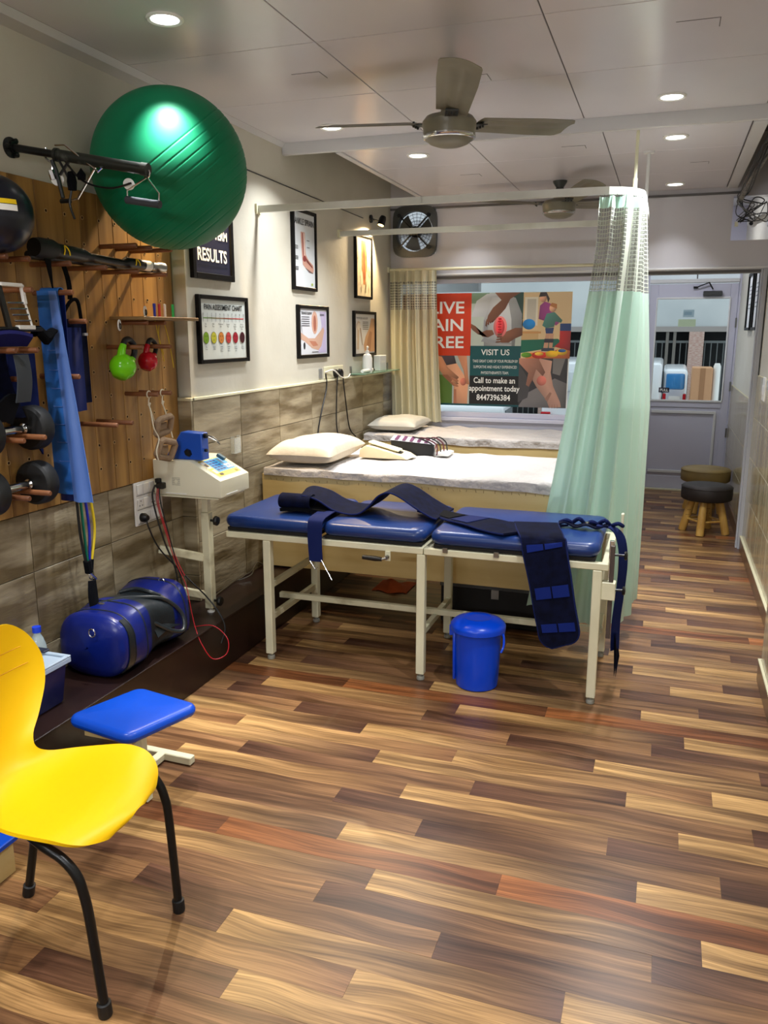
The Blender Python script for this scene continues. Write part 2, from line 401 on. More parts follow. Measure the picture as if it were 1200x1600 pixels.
# back wall: bulkhead, pier, sill, with holes for the exhaust fan and the service opening
wb = MB()
def wallxz(mb, x0, x1, z0, z1, y0=BY, y1=BY + .09, m=0): mb.box((x0, y0, z0), (x1, y1, z1), m)
FX0, FX1, FZ0, FZ1 = -2.065, -1.745, 2.15, 2.475
wallxz(wb, PX - .1, FX0, 1.98, 3.0); wallxz(wb, FX1, .357, 1.98, 3.0); wallxz(wb, FX0, FX1, 1.98, FZ0); wallxz(wb, FX0, FX1, FZ1, 3.0)
wallxz(wb, .357, .62, 1.98, 2.172); wallxz(wb, .357, .62, 2.46, 3.0)
wback = struct(wb.build('wall_back', M_lam, smooth=0))
MB().box((-2.11, BY, 0), (-.30, BY + .09, .868)).build('sill_wall', M_doorp, wback, smooth=0)
MB().box((-.34, BY, .868), (-.24, BY + .09, 1.98)).build('pier', M_white, wback, bevel=.003)
MB().box((-2.11, BY - .012, 1.985), (.62, BY, 1.998)).box((-2.11, BY + .01, 1.955), (.62, BY + .07, 1.98), 1).build('bulkhead_edge', [M_white, M_groove], wback, bevel=.002)
MB().box((-2.11, BY - .012, HB - .045), (.40, BY, HB - .03)).build('shadow_gap_strip', M_groove, wback)
# ceiling : front bay and rear bay built of panels
ceil = struct(MB().box((-2.3, -2.6, HC + .004), (.9, 4.41, HC + .06)).box((-1.78, 4.44, HB + .004), (.375, 6.36, HB + .05)).box((-2.4, 4.42, 2.86), (.9, 8.8, 2.95)).build('ceiling', M_groove, smooth=0))
def panel(x0, x1, y0, y1, z, parent=ceil):
    MB().box((x0 + .0025, y0 + .0018, z), (x1 - .0025, y1 - .0018, z + .012)).build('panel', M_ceil, parent, bevel=.0012)
xs = [-2.09, -1.2875, -.467, .355, .62]
ys = [-2.6, -1.0, -.35, .32, .98, 1.65, 2.32, 2.99, 3.66, 4.41]
for i in range(4):
    for j in range(len(ys) - 1): panel(xs[i], xs[i + 1], ys[j], ys[j + 1], HC)
xs = [-1.765, -1.055, -.378, .305]; ys = [4.43, 4.98, 5.66, 6.32]
for i in range(3):
    for j in range(3): panel(xs[i], xs[i + 1], ys[j], ys[j + 1], HB)
cor = MB()
cor.prism([(WX, 2.557), (PX + .004, 2.557), (-2.088, HC), (WX, HC)], lambda u, v: (u, -2.6, v), lambda u, v: (u, 4.42, v))
struct(cor.build('trim_2', M_cornice))
cor = MB().box((-1.80, 4.44, HB - .008), (-1.765, 6.33, HB + .05)).box((.31, 4.44, HB - .008), (.375, 6.33, HB + .05)).box((-2.11, 4.411, HB - .002), (.62, 4.438, 2.86)).box((-1.80, 4.44, HB + .05), (-1.79, 6.33, 2.86)).box((.37, 4.44, HB + .05), (.375, 6.33, 2.86))
struct(cor.build('trim_3', M_cornice, bevel=.003))
for (x, y, z, w, d) in ((.02, 3.25, HC, .14, .09), (-.84, 3.6, HC, .13, .09), (-.55, 4.75, HB, .12, .08), (-1.47, 3.35, HC, .12, .09), (-1.25, 5.35, HB, .12, .08), (.1, 5.4, HB, .1, .07)):
    h = MB()
    for a, b in (((x - w / 2, y - d / 2, z - .001), (x + w / 2, y - d / 2 + .003, z)), ((x + w / 2, y - d / 2, z - .001), (x + w / 2 + .003, y + d / 2, z))): h.box(a, b)
    h.build('hatch_cut', M_groove, ceil, smooth=0)
# vestibule behind the bulkhead
wv = MB().box((-.36, 6.42, 0), (-.30, 8.7, .868)).box((-.36, 6.42, 2.1), (-.30, 8.7, 2.9)).box((-.36, 8.6, 0), (-.205, 8.7, 2.9))
wv.box((.603, 8.6, 0), (.63, 8.7, 2.9)).box((-.205, 8.6, 2.16), (.603, 8.7, 2.86))
wvo = struct(wv.build('wall_vestibule', M_doorp, smooth=0))
MB().box((-.205, 8.59, 2.02), (.603, 8.70, 2.055)).box((-.30, 6.42, 2.70), (.62, 8.6, 2.72)).build('lintel', M_white, wvo, bevel=.003)
MB().box((.22, 8.62, 2.055), (.23, 8.68, 2.16)).build('transom_bar', M_groove, wvo)
# window
win = thing('window_1', (-1.2, BY + .05, .87), 'w', 'w'); del win['label']; del win['category']; struct(win)
MB().box((-2.11, BY - .03, .868), (-.28, BY + .09, .895)).box((-2.11, BY + .03, .895), (-.3, BY + .07, .935)).build('window_sill', M_doorp, win, bevel=.003)
MB().box((-2.11, BY + .03, 1.925), (-.3, BY + .07, 1.957)).box((-2.11, BY + .03, .93), (-2.07, BY + .07, 1.93)).box((-.36, BY + .03, .93), (-.32, BY + .07, 1.93)).build('window_frame', M_doorp, win, bevel=.003)
MB().box((-2.07, BY + .055, .935), (-.36, BY + .059, 1.925)).build('pane', M_glass, win, smooth=0)
# door
door = thing('door_1', (.2, 8.62, 0), 'w', 'w'); del door['label']; del door['category']; struct(door)
dm = MB().box((-.20, 8.61, .0), (-.12, 8.65, 2.01)).box((.53, 8.61, 0), (.60, 8.65, 2.01)).box((-.12, 8.61, 1.875), (.53, 8.65, 2.01)).box((-.12, 8.61, .83), (.53, 8.65, .90)).box((-.12, 8.61, .0), (.53, 8.65, .14))
dm.build('door_frame', M_doorp, door, bevel=.004)
MB().box((-.12, 8.62, .14), (.53, 8.64, .83)).build('door_panel', M_doorp, door)
dm = MB()
for a, b in (((-.11, 8.598, .77), (.49, 8.61, .80)), ((-.11, 8.598, .17), (.49, 8.61, .20)), ((.47, 8.598, .2), (.495, 8.61, .78)), ((-.13, 8.598, .885), (.535, 8.612, .905)), ((-.13, 8.598, 1.868), (.535, 8.612, 1.888)), ((.525, 8.598, .9), (.54, 8.612, 1.88)), ((-.135, 8.598, .9), (-.12, 8.612, 1.88))): dm.box(a, b)
dm.build('molding', M_white, door, bevel=.004)
MB().box((-.12, 8.628, .90), (.53, 8.633, 1.875)).build('pane', M_glass, door, smooth=0)
hg = MB()
for z in (.55, 1.0, 1.6): hg.tube([(.598, 8.60, z), (.598, 8.60, z + .09)], .008)
hg.build('hinge', M_steel, door)
MB().box((-.2, 8.55, .0), (.6, 8.6, .012)).build('threshold', M_cream, door)
# sliding post in the opening
struct(MB().box((.585, 6.30, 0), (.612, 6.42, 1.98)).box((.572, 6.33, 0), (.585, 6.36, 1.98)).box((.575, 6.38, 0), (.585, 6.40, 1.98)).build('trim_4', mat('post_grey', (172, 174, 180), .4), bevel=.002))

# ---------------------------------------------------------------- lamps
def downlight(x, y, z, label, power):
    t = thing('downlight', (x, y, z), label, 'ceiling light', 'recessed ceiling downlights')
    MB().lathe([(.052, 0), (.062, 0), (.063, -.004), (.058, -.009), (.048, -.006), (.047, .0)], (x, y, z), 28).build('rim', M_white2, t)
    MB().lathe([(.0, -.004), (.03, -.0055), (.049, -.003)], (x, y, z), 28).build('lens', M_lens, t)
    area_light((x, y, z - .012), power * (.12 if y > 5.9 else .32 if y < 2.8 else .8 if x < -1.5 else 1), .09, (.97, .985, 1), spread=84 if y > 5.9 else 52 if y < 2.8 else 118)
PW = 15.5
for (x, y, z, lab) in ((-1.67, 2.614, HC, 'round downlight nearest the green ball, at the top of the picture'), (-1.705, 4.155, HC, 'round downlight crossed by the left blade of the near fan'),
                       (-.06, 4.134, HC, 'largest of the four round downlights above the green curtain'), (-1.393, 4.655, HB, 'round downlight just under the hub of the near fan'),
                       (-1.433, 6.05, HB, 'small round downlight beside the front curtain rail near the exhaust fan'), (-.035, 4.657, HB, 'round downlight second from the front in the row above the green curtain'),
                       (-.028, 6.07, HB, 'farthest round downlight in the row above the green curtain')):
    downlight(x, y, z, lab, PW)
for (x, y) in ((-1.65, 1.1), (-.05, 2.6), (-.05, 1.0), (-1.65, -.6), (-.05, -.8)):
    area_light((x, y, HC - .02), PW, .09, (.97, .985, 1), spread=130)
tl = thing('added_fill_tube', (-.85, -2.58, 2.2), 'white tube added as unseen fill light on the wall opposite the window', 'added fill light')  # added fixture, out of view behind the camera, lifts the room's shadows
MB().box((-1.5, -2.60, 2.17), (-.2, -2.565, 2.24)).build('fill_batten', M_white2, tl, bevel=.004)
MB().tube([(-1.45, -2.545, 2.205), (-.25, -2.545, 2.205)], .014, 12).build('tube', M_lens, tl)
area_light((-.85, -2.525, 2.205), 46, 1.2, (.96, .98, 1), rot=(R(90), 0, 0), shape='RECTANGLE', sy=.05)
def spot(base, head, aim, lab):
    t = thing('wall_spotlight', base, lab, 'spotlight', None)
    b, h = Vector(base), Vector(head); d = (Vector(aim) - h).normalized()
    MB().lathe([(.0, 0), (.028, 0), (.028, .012), (.0, .014)], b, 20, (1, 0, 0)).tube([b, h - d * .03], .006).build('bracket', M_black, t)
    MB().lathe([(.0, -.075), (.02, -.07), (.026, -.05), (.028, .0), (.024, .0), (.022, -.02), (0, -.022)], h, 20, d).build('lamp_head', M_black, t)
    MB().lathe([(.0, -.004), (.021, -.004)], h, 20, d).build('bulb', mat('warm_bulb', (255, 226, 160), .5, emit=9), t)
    l = bpy.data.lights.new('lamp_light', 'SPOT'); l.energy = 85; l.color = (1, .74, .42); l.spot_size = R(118); l.spot_blend = .6; l.shadow_soft_size = .02
    o = bpy.data.objects.new('lamp_light', l); o.location = h + d * .01; o.rotation_euler = d.to_track_quat('-Z', 'Y').to_euler(); COL.objects.link(o)
spot((PX, 5.86, 2.36), (-2.03, 5.86, 2.31), (-2.12, 5.68, 1.85), 'small black spotlight with warm bulb above the tall muscle chart by the exhaust fan')
spot((PX, 3.52, 2.40), (-2.03, 3.52, 2.37), (-2.14, 3.42, 1.8), 'small black spotlight hidden behind the green ball, warming the wall above the navy poster')
area_light((-.05, 7.4, 2.68), 12, .3, (.95, .97, 1))

# ---------------------------------------------------------------- ceiling fans
def fan(c, zc, angles, lab, Rb=.61):
    x, y, z = c
    t = thing('ceiling_fan', (x, y, z - .07), lab, 'fan', 'grey ceiling fans')
    MB().lathe([(0, -.088), (.05, -.086), (.078, -.076), (.096, -.062), (.104, -.055), (.106, -.02), (.109, -.014), (.109, .004), (.095, .022), (.04, .036), (.03, .055), (0, .055)], c, 36).build('motor_housing', M_greyfan, t)
    MB().lathe([(.098, -.0625), (.1045, -.058), (.1075, -.054), (.1075, -.048)], c, 36).build('trim_ring', M_chrome, t)
    MB().tube([(x, y, z + .05), (x, y, zc)], .011).build('down_rod', M_greyfan, t)
    MB().lathe([(0, .05), (.036, .052), (.034, .08), (.018, .115), (.0, .12)], c, 20).lathe([(0, zc - z - .05), (.02, zc - z - .048), (.045, zc - z - .01), (.047, zc - z), (0, zc - z)], c, 20).build('canopy', M_darkgrey, t)
    for a in angles:
        ca, sa = math.cos(R(a)), math.sin(R(a)); pit = R(-12)
        def bl(u, v):
            r = lerp(.13, Rb, u); w = lerp(.062, .076, min(u * 1.6, 1)); w *= 1 if u < .93 else math.sqrt(max(1 - ((u - .93) / .085) ** 2, .35))
            s = (v - .5) * 2 * w; rib = .004 * math.exp(-((abs(v - .5) - .18) / .05) ** 2) * (1 if .1 < u < .85 else 0)
            return (x + ca * r - sa * s * math.cos(pit), y + sa * r + ca * s * math.cos(pit), z - .002 + .05 * r / Rb + s * math.sin(pit) + rib + .006 * (1 - (2 * v - 1) ** 2))
        b = MB().grid(bl, 26, 12, thick=.0025).build('blade', M_greyfan, t)
        br = MB().bar((x + ca * .08, y + sa * .08, z), (x + ca * .17, y + sa * .17, z + .010), .05, .004)
        for q in (-.02, 0, .02): br.tube([(x + ca * .15 - sa * q, y + sa * .15 + ca * q, z - .004), (x + ca * .15 - sa * q, y + sa * .15 + ca * q, z + .018)], .005, 6)
        br.build('blade_bracket', M_darkgrey, b)
fan((-.895, 3.43, 2.375), HC, (171, 47, -72), 'large ceiling fan with three dusty grey blades, nearest, in front of the curtain rail')
fan((-.74, 5.72, 2.375), HB, (180, -60, 60), 'smaller distant ceiling fan between the curtain rail and the back wall', .55)

# exhaust fan
t = thing('exhaust_fan', (-1.905, BY - .03, 2.13), 'dark grey square exhaust fan with wire guard high in the corner', 'fan')
cx, cz, yy = -1.905, 2.312, BY - .02
m = MB()
def sq(u, r0, r1, k=5):
    a = 2 * PI * u; c, s = math.cos(a), math.sin(a); q = (abs(c) ** k + abs(s) ** k) ** (-1 / k); return q
for i in range(48):
    u0, u1 = i / 48, (i + 1) / 48; vs = []
    for u in (u0, u1):
        q = sq(u, 0, 0); a = 2 * PI * u; c, s = math.cos(a), math.sin(a)
        vs += [(cx + c * .188 * q * .93, yy - .022, cz + s * .188 * q), (cx + c * .148, yy - .026, cz + s * .148), (cx + c * .148, yy + .03, cz + s * .148), (cx + c * .188 * q * .93, yy + .018, cz + s * .188 * q)]
    m.add(vs, [(0, 4, 5, 1), (1, 5, 6, 2), (4, 0, 3, 7), (3, 2, 6, 7)])
m.build('housing', M_darkgrey, t, smooth=50)
m = MB()
for k in range(4):
    a = R(45 + 90 * k); c, s = math.cos(a), math.sin(a)
    m.bar((cx + c * .03, yy - .03, cz + s * .03), (cx + c * .175, yy - .03, cz + s * .175), .012, .006, up=(0, 1, 0)).tube([(cx + c * .165, yy - .045, cz + s * .165), (cx + c * .165, yy - .02, cz + s * .165)], .016, 8)
m.lathe([(0, -.03), (.03, -.028), (.042, -.01), (.042, .05), (0, .05)], (cx, yy, cz), 20, (0, 1, 0)).build('motor_bracket', M_blackm, t)
for k in range(3):
    a0 = 20 + 120 * k
    MB().grid(lambda u, v: (cx + math.cos(R(a0 + (v - .5) * 52)) * lerp(.03, .135, u), yy + .012 + (v - .5) * .03, cz + math.sin(R(a0 + (v - .5) * 52)) * lerp(.03, .135, u)), 6, 8, thick=.002).build('blade', M_darkgrey, t)
m = MB()
for r in (.06, .085, .11, .135): m.tube([(cx + math.cos(R(q * 10)) * r, yy + .045, cz + math.sin(R(q * 10)) * r) for q in range(36)], .0016, 4, closed=True)
for k in range(24): m.tube([(cx + math.cos(R(15 * k)) * .04, yy + .045, cz + math.sin(R(15 * k)) * .04), (cx + math.cos(R(15 * k)) * .148, yy + .045, cz + math.sin(R(15 * k)) * .148)], .0014, 4)
m.build('wire_guard', M_blackm, t)

# ---------------------------------------------------------------- curtain rails and curtains
t = thing('curtain_rail', (-.2, 4.09, 2.17), 'white painted metal curtain track with rounded corner, nearest, crossing under the near fan', 'curtain rail')
pth = [(-2.10, 4.09, 2.19), (-1.2, 4.09, 2.19), (-.36, 4.09, 2.19)] + [(-.36 + .2 * math.sin(R(a)), 4.29 - .2 * math.cos(R(a)), 2.19) for a in range(15, 90, 15)] + [(-.16, 4.29, 2.19), (-.16, 5.05, 2.19)]
m = MB()
for i in range(len(pth) - 1): m.bar(pth[i], Vector(pth[i + 1]) + (Vector(pth[i + 1]) - Vector(pth[i])).normalized() * .002, .022, .034)
m.build('track', M_alu, t, smooth=40)
MB().box((-2.11, 4.065, 2.165), (-2.098, 4.115, 2.215)).build('wall_bracket', M_cream, t)
MB().tube([(-.21, 4.47, 2.205), (-.21, 4.47, HB)], .008).tube([(-.21, 4.47, 2.205), (-.21, 4.47, 2.30)], .011).box((-.22, 4.46, 2.196), (-.15, 4.48, 2.210)).build('hanger', M_cream, t)
MB().tube([(-.17, 4.98, 2.2), (-.17, 4.98, HB)], .009).lathe([(0, 0), (.03, 0), (.028, -.01), (0, -.012)], (-.17, 4.98, HB), 16).build('hanger', M_white, t)
t = thing('curtain_rail', (-1.2, 5.25, 2.18), 'second white curtain track, farther back, running from the wall spotlight to the green curtain', 'curtain rail')
MB().bar((-2.10, 5.25, 2.19), (-.16, 5.25, 2.19), .022, .034).build('track', M_alu, t, bevel=.002)
MB().box((-2.11, 5.22, 2.165), (-2.098, 5.28, 2.215)).build('wall_bracket', M_cream, t)
t = thing('curtain_rod', (-1.3, 6.27, 2.02), 'thin cream curtain rod along the top of the window', 'curtain rod')
MB().tube([(-2.10, 6.27, 2.03), (-.2, 6.27, 2.03)], .011, 10).build('rod', M_cream, t)
MB().box((-2.11, 6.245, 2.01), (-2.095, 6.295, 2.05)).box((-.215, 6.26, 2.015), (-.2, 6.33, 2.045)).build('bracket', M_cream, t)

def cloth_mat(name, c1, c2, tr=.12, sheen=.3, rough=.5):
    m = mat(name, c1, rough, col2=c2, scale=3, stretch=(1, 1, .3), sheen=sheen, bump=.15, bscale=24, bdist=.006)
    n, l = m.node_tree.nodes, m.node_tree.links; b = n['Principled BSDF']; out = n['Material Output']
    ts = n.new('ShaderNodeBsdfTranslucent'); ts.inputs[0].default_value = lin(c1); ms = n.new('ShaderNodeMixShader'); ms.inputs[0].default_value = tr
    l.new(b.outputs[0], ms.inputs[1]); l.new(ts.outputs[0], ms.inputs[2]); l.new(ms.outputs[0], out.inputs[0]); return m
M_cgreen = cloth_mat('mint_satin', (196, 226, 212), (182, 214, 198), .26, rough=.36)
M_cream_c = cloth_mat('cream_curtain_cloth', (226, 222, 196), (212, 206, 176), .3)
def net_mat(name, thread, cells, scale):
    m = bpy.data.materials.new(name); m.use_nodes = True; n, l = m.node_tree.nodes, m.node_tree.links; b = n['Principled BSDF']; out = n['Material Output']
    b.inputs['Base Color'].default_value = lin(thread); b.inputs['Roughness'].default_value = .8
    uv = n.new('ShaderNodeUVMap'); bk = n.new('ShaderNodeTexBrick'); bk.offset = 0; bk.squash = 1
    bk.inputs['Scale'].default_value = scale; bk.inputs['Mortar Size'].default_value = .11; bk.inputs['Mortar Smooth'].default_value = .1; bk.inputs['Brick Width'].default_value = 1; bk.inputs['Row Height'].default_value = 1
    l.new(uv.outputs[0], bk.inputs['Vector'])
    mr = n.new('ShaderNodeMapRange'); mr.inputs[3].default_value = cells; mr.inputs[4].default_value = 1; l.new(bk.outputs['Fac'], mr.inputs[0])
    tp = n.new('ShaderNodeBsdfTransparent'); ms = n.new('ShaderNodeMixShader'); l.new(mr.outputs[0], ms.inputs[0]); l.new(tp.outputs[0], ms.inputs[1]); l.new(b.outputs[0], ms.inputs[2]); l.new(ms.outputs[0], out.inputs[0])
    mx = n.new('ShaderNodeMix'); mx.data_type = 'RGBA'; l.new(bk.outputs['Fac'], mx.inputs['Factor']); mx.inputs[6].default_value = lin(tuple(int(c * .62) for c in thread)); mx.inputs[7].default_value = lin(thread); l.new(mx.outputs[2], b.inputs['Base Color'])
    return m
M_net = net_mat('green_curtain_net', (200, 206, 192), .5, 52)
M_net2 = net_mat('cream_curtain_net', (232, 228, 204), .75, 50)
def polyat(P, u):
    L = [0]
    for i in range(len(P) - 1): L.append(L[-1] + math.dist(P[i], P[i + 1]))
    s = u * L[-1]
    for i in range(len(P) - 1):
        if s <= L[i + 1] or i == len(P) - 2:
            q = (s - L[i]) / max(L[i + 1] - L[i], 1e-9); d = ((P[i + 1][0] - P[i][0]) / max(L[i + 1] - L[i], 1e-9), (P[i + 1][1] - P[i][1]) / max(L[i + 1] - L[i], 1e-9))
            return (lerp(P[i][0], P[i + 1][0], q), lerp(P[i][1], P[i + 1][1], q), -d[1], d[0])
def curtain(top, bot, zt, zb, nf, amp0, amp1, secs, parent, hem=None, nu=150, seed=1, sway=None):
    rnd = random.Random(seed); ph = [rnd.uniform(-.8, .8) for _ in range(8)]
    def S(u, z):
        v = (zt - z) / (zt - zb); a = polyat(top, u); b = polyat(bot, u); e = v ** 1.15
        if sway: e = lerp(sway(v), min(1, v * 2.1), u ** 3)
        x, y = lerp(a[0], b[0], e), lerp(a[1], b[1], min(1, v * 2.1)); nx, ny = lerp(a[2], b[2], e), lerp(a[3], b[3], e); q = math.hypot(nx, ny) or 1
        w = math.sin(2 * PI * nf * u + ph[0] + .6 * math.sin(5 * u + ph[1]) + .5 * v * math.sin(9 * u + ph[2])) + .35 * math.sin(2 * PI * nf * 2.1 * u + ph[3] + v * 1.2)
        am = lerp(amp0, amp1, min(v * 1.3, 1)) * (1 + .35 * math.sin(7 * u + ph[4]))
        return (x + nx / q * w * am, y + ny / q * w * am, z)
    outs = []
    for (z1, z0, nm, mt, nv) in secs:
        def fn(u, v):
            zz = lerp(z1, z0, v)
            if hem and z0 <= zb + 1e-6: zz = lerp(z1, hem(u), v)
            p = S(u, zz); return p
        mb = MB().grid(fn, nu, nv); o = mb.build(nm, mt, parent, smooth=180)
        me = o.data; uvl = me.uv_layers.new(name='UVMap'); W_ = nv + 1
        Ltop = sum(math.dist(top[i], top[i + 1]) for i in range(len(top) - 1)) * 1.7
        for p in me.polygons:
            for li in p.loop_indices:
                vi = me.loops[li].vertex_index; i, j = divmod(vi, W_); uvl.data[li].uv = (i / nu * Ltop, lerp(z1, z0, j / nv))
        outs.append(o)
    return outs
t = thing('privacy_curtain', (-.2, 4.2, .15), 'mint green curtain with checked net top, gathered at the corner of the front track', 'curtain')
top = [(-.345, 4.095), (-.22, 4.10), (-.165, 4.20), (-.16, 4.36)]; bot = [(-.60, 3.955), (-.42, 3.965), (-.2, 4.02), (-.10, 4.14), (-.088, 4.36)]
def sw(v): return .06 * v + .94 * max(0, (v - .10) / .90) ** 1.22
hem = lambda u: .17 + .0 * u - (.06 * math.sin(u * 3.1)) if u > .12 else .20
curtain(top, bot, 2.165, .12, 6, .022, .026, [(2.165, 2.115, 'header_band', M_cgreen, 3), (2.115, 1.74, 'net_top', M_net, 18), (1.74, .12, 'curtain_cloth', M_cgreen, 60)], t, hem=hem, seed=4, sway=sw)
hk = MB()
for k in range(22):
    a = polyat(top, k / 21); hk.tube([(a[0], a[1], 2.16), (a[0] + .004, a[1], 2.168), (a[0], a[1], 2.176)], .0014, 5)
o = hk.build('hooks', M_steel, t); o.name = 'curtain_hook'; o['kind'] = 'stuff'
t = thing('window_curtain', (-1.9, 6.25, .87), 'cream curtain with checked net top hanging at the window corner by the exhaust fan', 'curtain')
curtain([(-2.09, 6.25), (-1.715, 6.25)], [(-2.06, 6.24), (-1.65, 6.22)], 2.02, .862, 6.5, .022, .036, [(2.02, 1.94, 'header_band', M_cream_c, 3), (1.94, 1.73, 'net_top', M_net2, 10), (1.73, .862, 'curtain_cloth', M_cream_c, 30)], t, nu=110, seed=9)

# ---------------------------------------------------------------- flat prints
def flat(parent, og, right, up, polys, name='printed_picture', step=.0003, off=.0006, shade=0):
    og, rt, upv = Vector(og), Vector(right), Vector(up); nn = rt.cross(upv); m = MB()
    for i, (c, pts) in enumerate(polys):
        vs = [og + rt * p[0] + upv * p[1] + nn * (off + step * i) for p in pts]
        a = sum(pts[k][0] * pts[(k + 1) % len(pts)][1] - pts[(k + 1) % len(pts)][0] * pts[k][1] for k in range(len(pts)))
        ids = list(range(len(pts))) if a > 0 else list(reversed(range(len(pts))))
        if shade and len(pts) > 4 or (shade and i and len(pts) == 4 and shade > 1):
            cx_, cy_ = sum(p[0] for p in pts) / len(pts), sum(p[1] for p in pts) / len(pts)
            w_ = max(abs(p[0] - cx_) for p in pts) or 1; h_ = max(abs(p[1] - cy_) for p in pts) or 1
            fc = [tuple(min(255, v * (1 + .16 * (pts[k][1] - cy_) / h_ - .20 * (pts[k][0] - cx_) / w_ * (1 if i % 2 else -.6))) for v in c) for k in ids]
            mid = og + rt * cx_ + upv * cy_ + nn * (off + step * i); cm = tuple(min(255, v * 1.12) for v in c); n_ = len(ids)
            conv = all(((pts[ids[(k + 1) % n_]][0] - pts[ids[k]][0]) * (cy_ - pts[ids[k]][1]) - (pts[ids[(k + 1) % n_]][1] - pts[ids[k]][1]) * (cx_ - pts[ids[k]][0])) > 0 for k in range(n_))
            if conv:
                for k in range(n_): m.add([vs[ids[k]], vs[ids[(k + 1) % n_]], mid], [(0, 1, 2)], 0, [fc[k], fc[(k + 1) % n_], cm])
            else: m.add([vs[k] for k in ids], [tuple(range(n_))], 0, fc)
        else: m.add(vs, [tuple(ids)], 0, c)
    return m.build(name, M_print, parent, smooth=0)
def rect(x0, y0, x1, y1): return [(x0, y0), (x1, y0), (x1, y1), (x0, y1)]
def ell(x, y, a, b, n=20, rot=0): return [(x + a * math.cos(2 * PI * k / n) * math.cos(rot) - b * math.sin(2 * PI * k / n) * math.sin(rot), y + a * math.cos(2 * PI * k / n) * math.sin(rot) + b * math.sin(2 * PI * k / n) * math.cos(rot)) for k in range(n)]
def framed(name, x, y0, y1, z0, z1, label, bg, side=1, fw=.018, dp=.022, group=None, lean=0):
    t = thing(name, (x, (y0 + y1) / 2, z0), label, 'poster', group)
    xa, xb = (x, x + dp) if side > 0 else (x - dp, x)
    m = MB().box((xa, y0, z0), (xb, y0 + fw, z1)).box((xa, y1 - fw, z0), (xb, y1, z1)).box((xa, y0 + fw, z0), (xb, y1 - fw, z0 + fw)).box((xa, y0 + fw, z1 - fw), (xb, y1 - fw, z1))
    m.build('frame', M_frame, t, bevel=.002)
    xx = x + side * dp * .55; r = (0, side, 0)
    og = (xx, y0 if side > 0 else y1, z0)
    flat(t, og, r, (0, 0, 1), [(bg, rect(fw * .8, fw * .8, y1 - y0 - fw * .8, z1 - z0 - fw * .8))], 'paper', off=0)
    return t, og, r
UP = (0, 0, 1)
# long-term results poster
t, og, r = framed('framed_poster', PX, 3.40, 3.785, 1.80, 2.30, 'navy framed slogan poster in bold white capitals, partly hidden by the green ball', (34, 36, 58), fw=.028)
def O(og, r, u, v): return (og[0] + r[0] * u, og[1] + r[1] * u, og[2] + v)
for txt, s, u, v, sx in (('RESULTS', .082, .048, .085, .88), ('LONG-TERM', .056, .055, .19, .88), ('DELIVERING', .052, .055, .265, .88)):
    lettering(txt, s, O(og, r, u, v), r, UP, M_text_w, t, bold=.0018, sx=sx, off=.002)
flat(t, og, r, UP, [((20, 22, 40), rect(.05, .06, .33, .064))], 'printed_rule', off=.001)
# pain chart
t, og, r = framed('framed_poster', PX, 3.43, 3.915, 1.405, 1.728, 'framed pain assessment chart with a row of coloured faces', (206, 212, 208), fw=.02)
lettering('PAIN ASSESSMENT CHART', .036, O(og, r, .243, .255), r, UP, M_text_k, t, 'CENTER', bold=.0008, sx=.88, off=.002)
P_ = []
for i in range(10):
    g = i / 9; P_.append(((int(90 + 120 * g), int(140 - 110 * g), 50), rect(.045 + .0395 * i, .214, .045 + .0395 * (i + 1), .218)))
for i in range(11): P_.append(((50, 50, 50), rect(.0440 + .0395 * i, .198, .046 + .0395 * i, .226)))
cols = [(110, 150, 30), (180, 180, 50), (190, 120, 50), (180, 60, 60), (150, 20, 40), (60, 12, 24)]
for i, c in enumerate(cols):
    cx_ = .065 + .071 * i; P_.append(((60, 50, 40), ell(cx_, .122, .0265, .0285))); P_.append((c, ell(cx_, .122, .0245, .0265)))
    P_ += [((30, 26, 24), ell(cx_ - .008, .130, .003, .004, 8)), ((30, 26, 24), ell(cx_ + .008, .130, .003, .004, 8))]
    k = (2 - i) * .003; P_.append(((30, 26, 24), [(cx_ - .011, .112 + k), (cx_, .109 - k * .3), (cx_ + .011, .112 + k), (cx_, .112 - k * .3)]))
flat(t, og, r, UP, P_, 'printed_scale', off=.0012, step=.00004)
for i in range(11): lettering(str(i), .017, O(og, r, .045 + .0395 * i, .228), r, UP, M_text_k, t, 'CENTER', off=.002)
for i, w in enumerate(('No\nPain', 'Mild\nPain', 'Moderate\nPain', 'Severe\nPain', 'Very\nSevere\nPain', 'Worst\nPossible\nPain')): lettering(w, .0115, O(og, r, .065 + .071 * i, .184), r, UP, M_text_k, t, 'CENTER', off=.002)
for i, w in enumerate(('No\nHurt', 'Hurts\nA Bit', 'Hurts\nLittle\nMore', 'Hurts\nEven\nMore', 'Hurts\nWhole\nLot', 'Hurts\nWorst')): lettering(w, .0105, O(og, r, .065 + .071 * i, .075), r, UP, M_text_k, t, 'CENTER', off=.002)
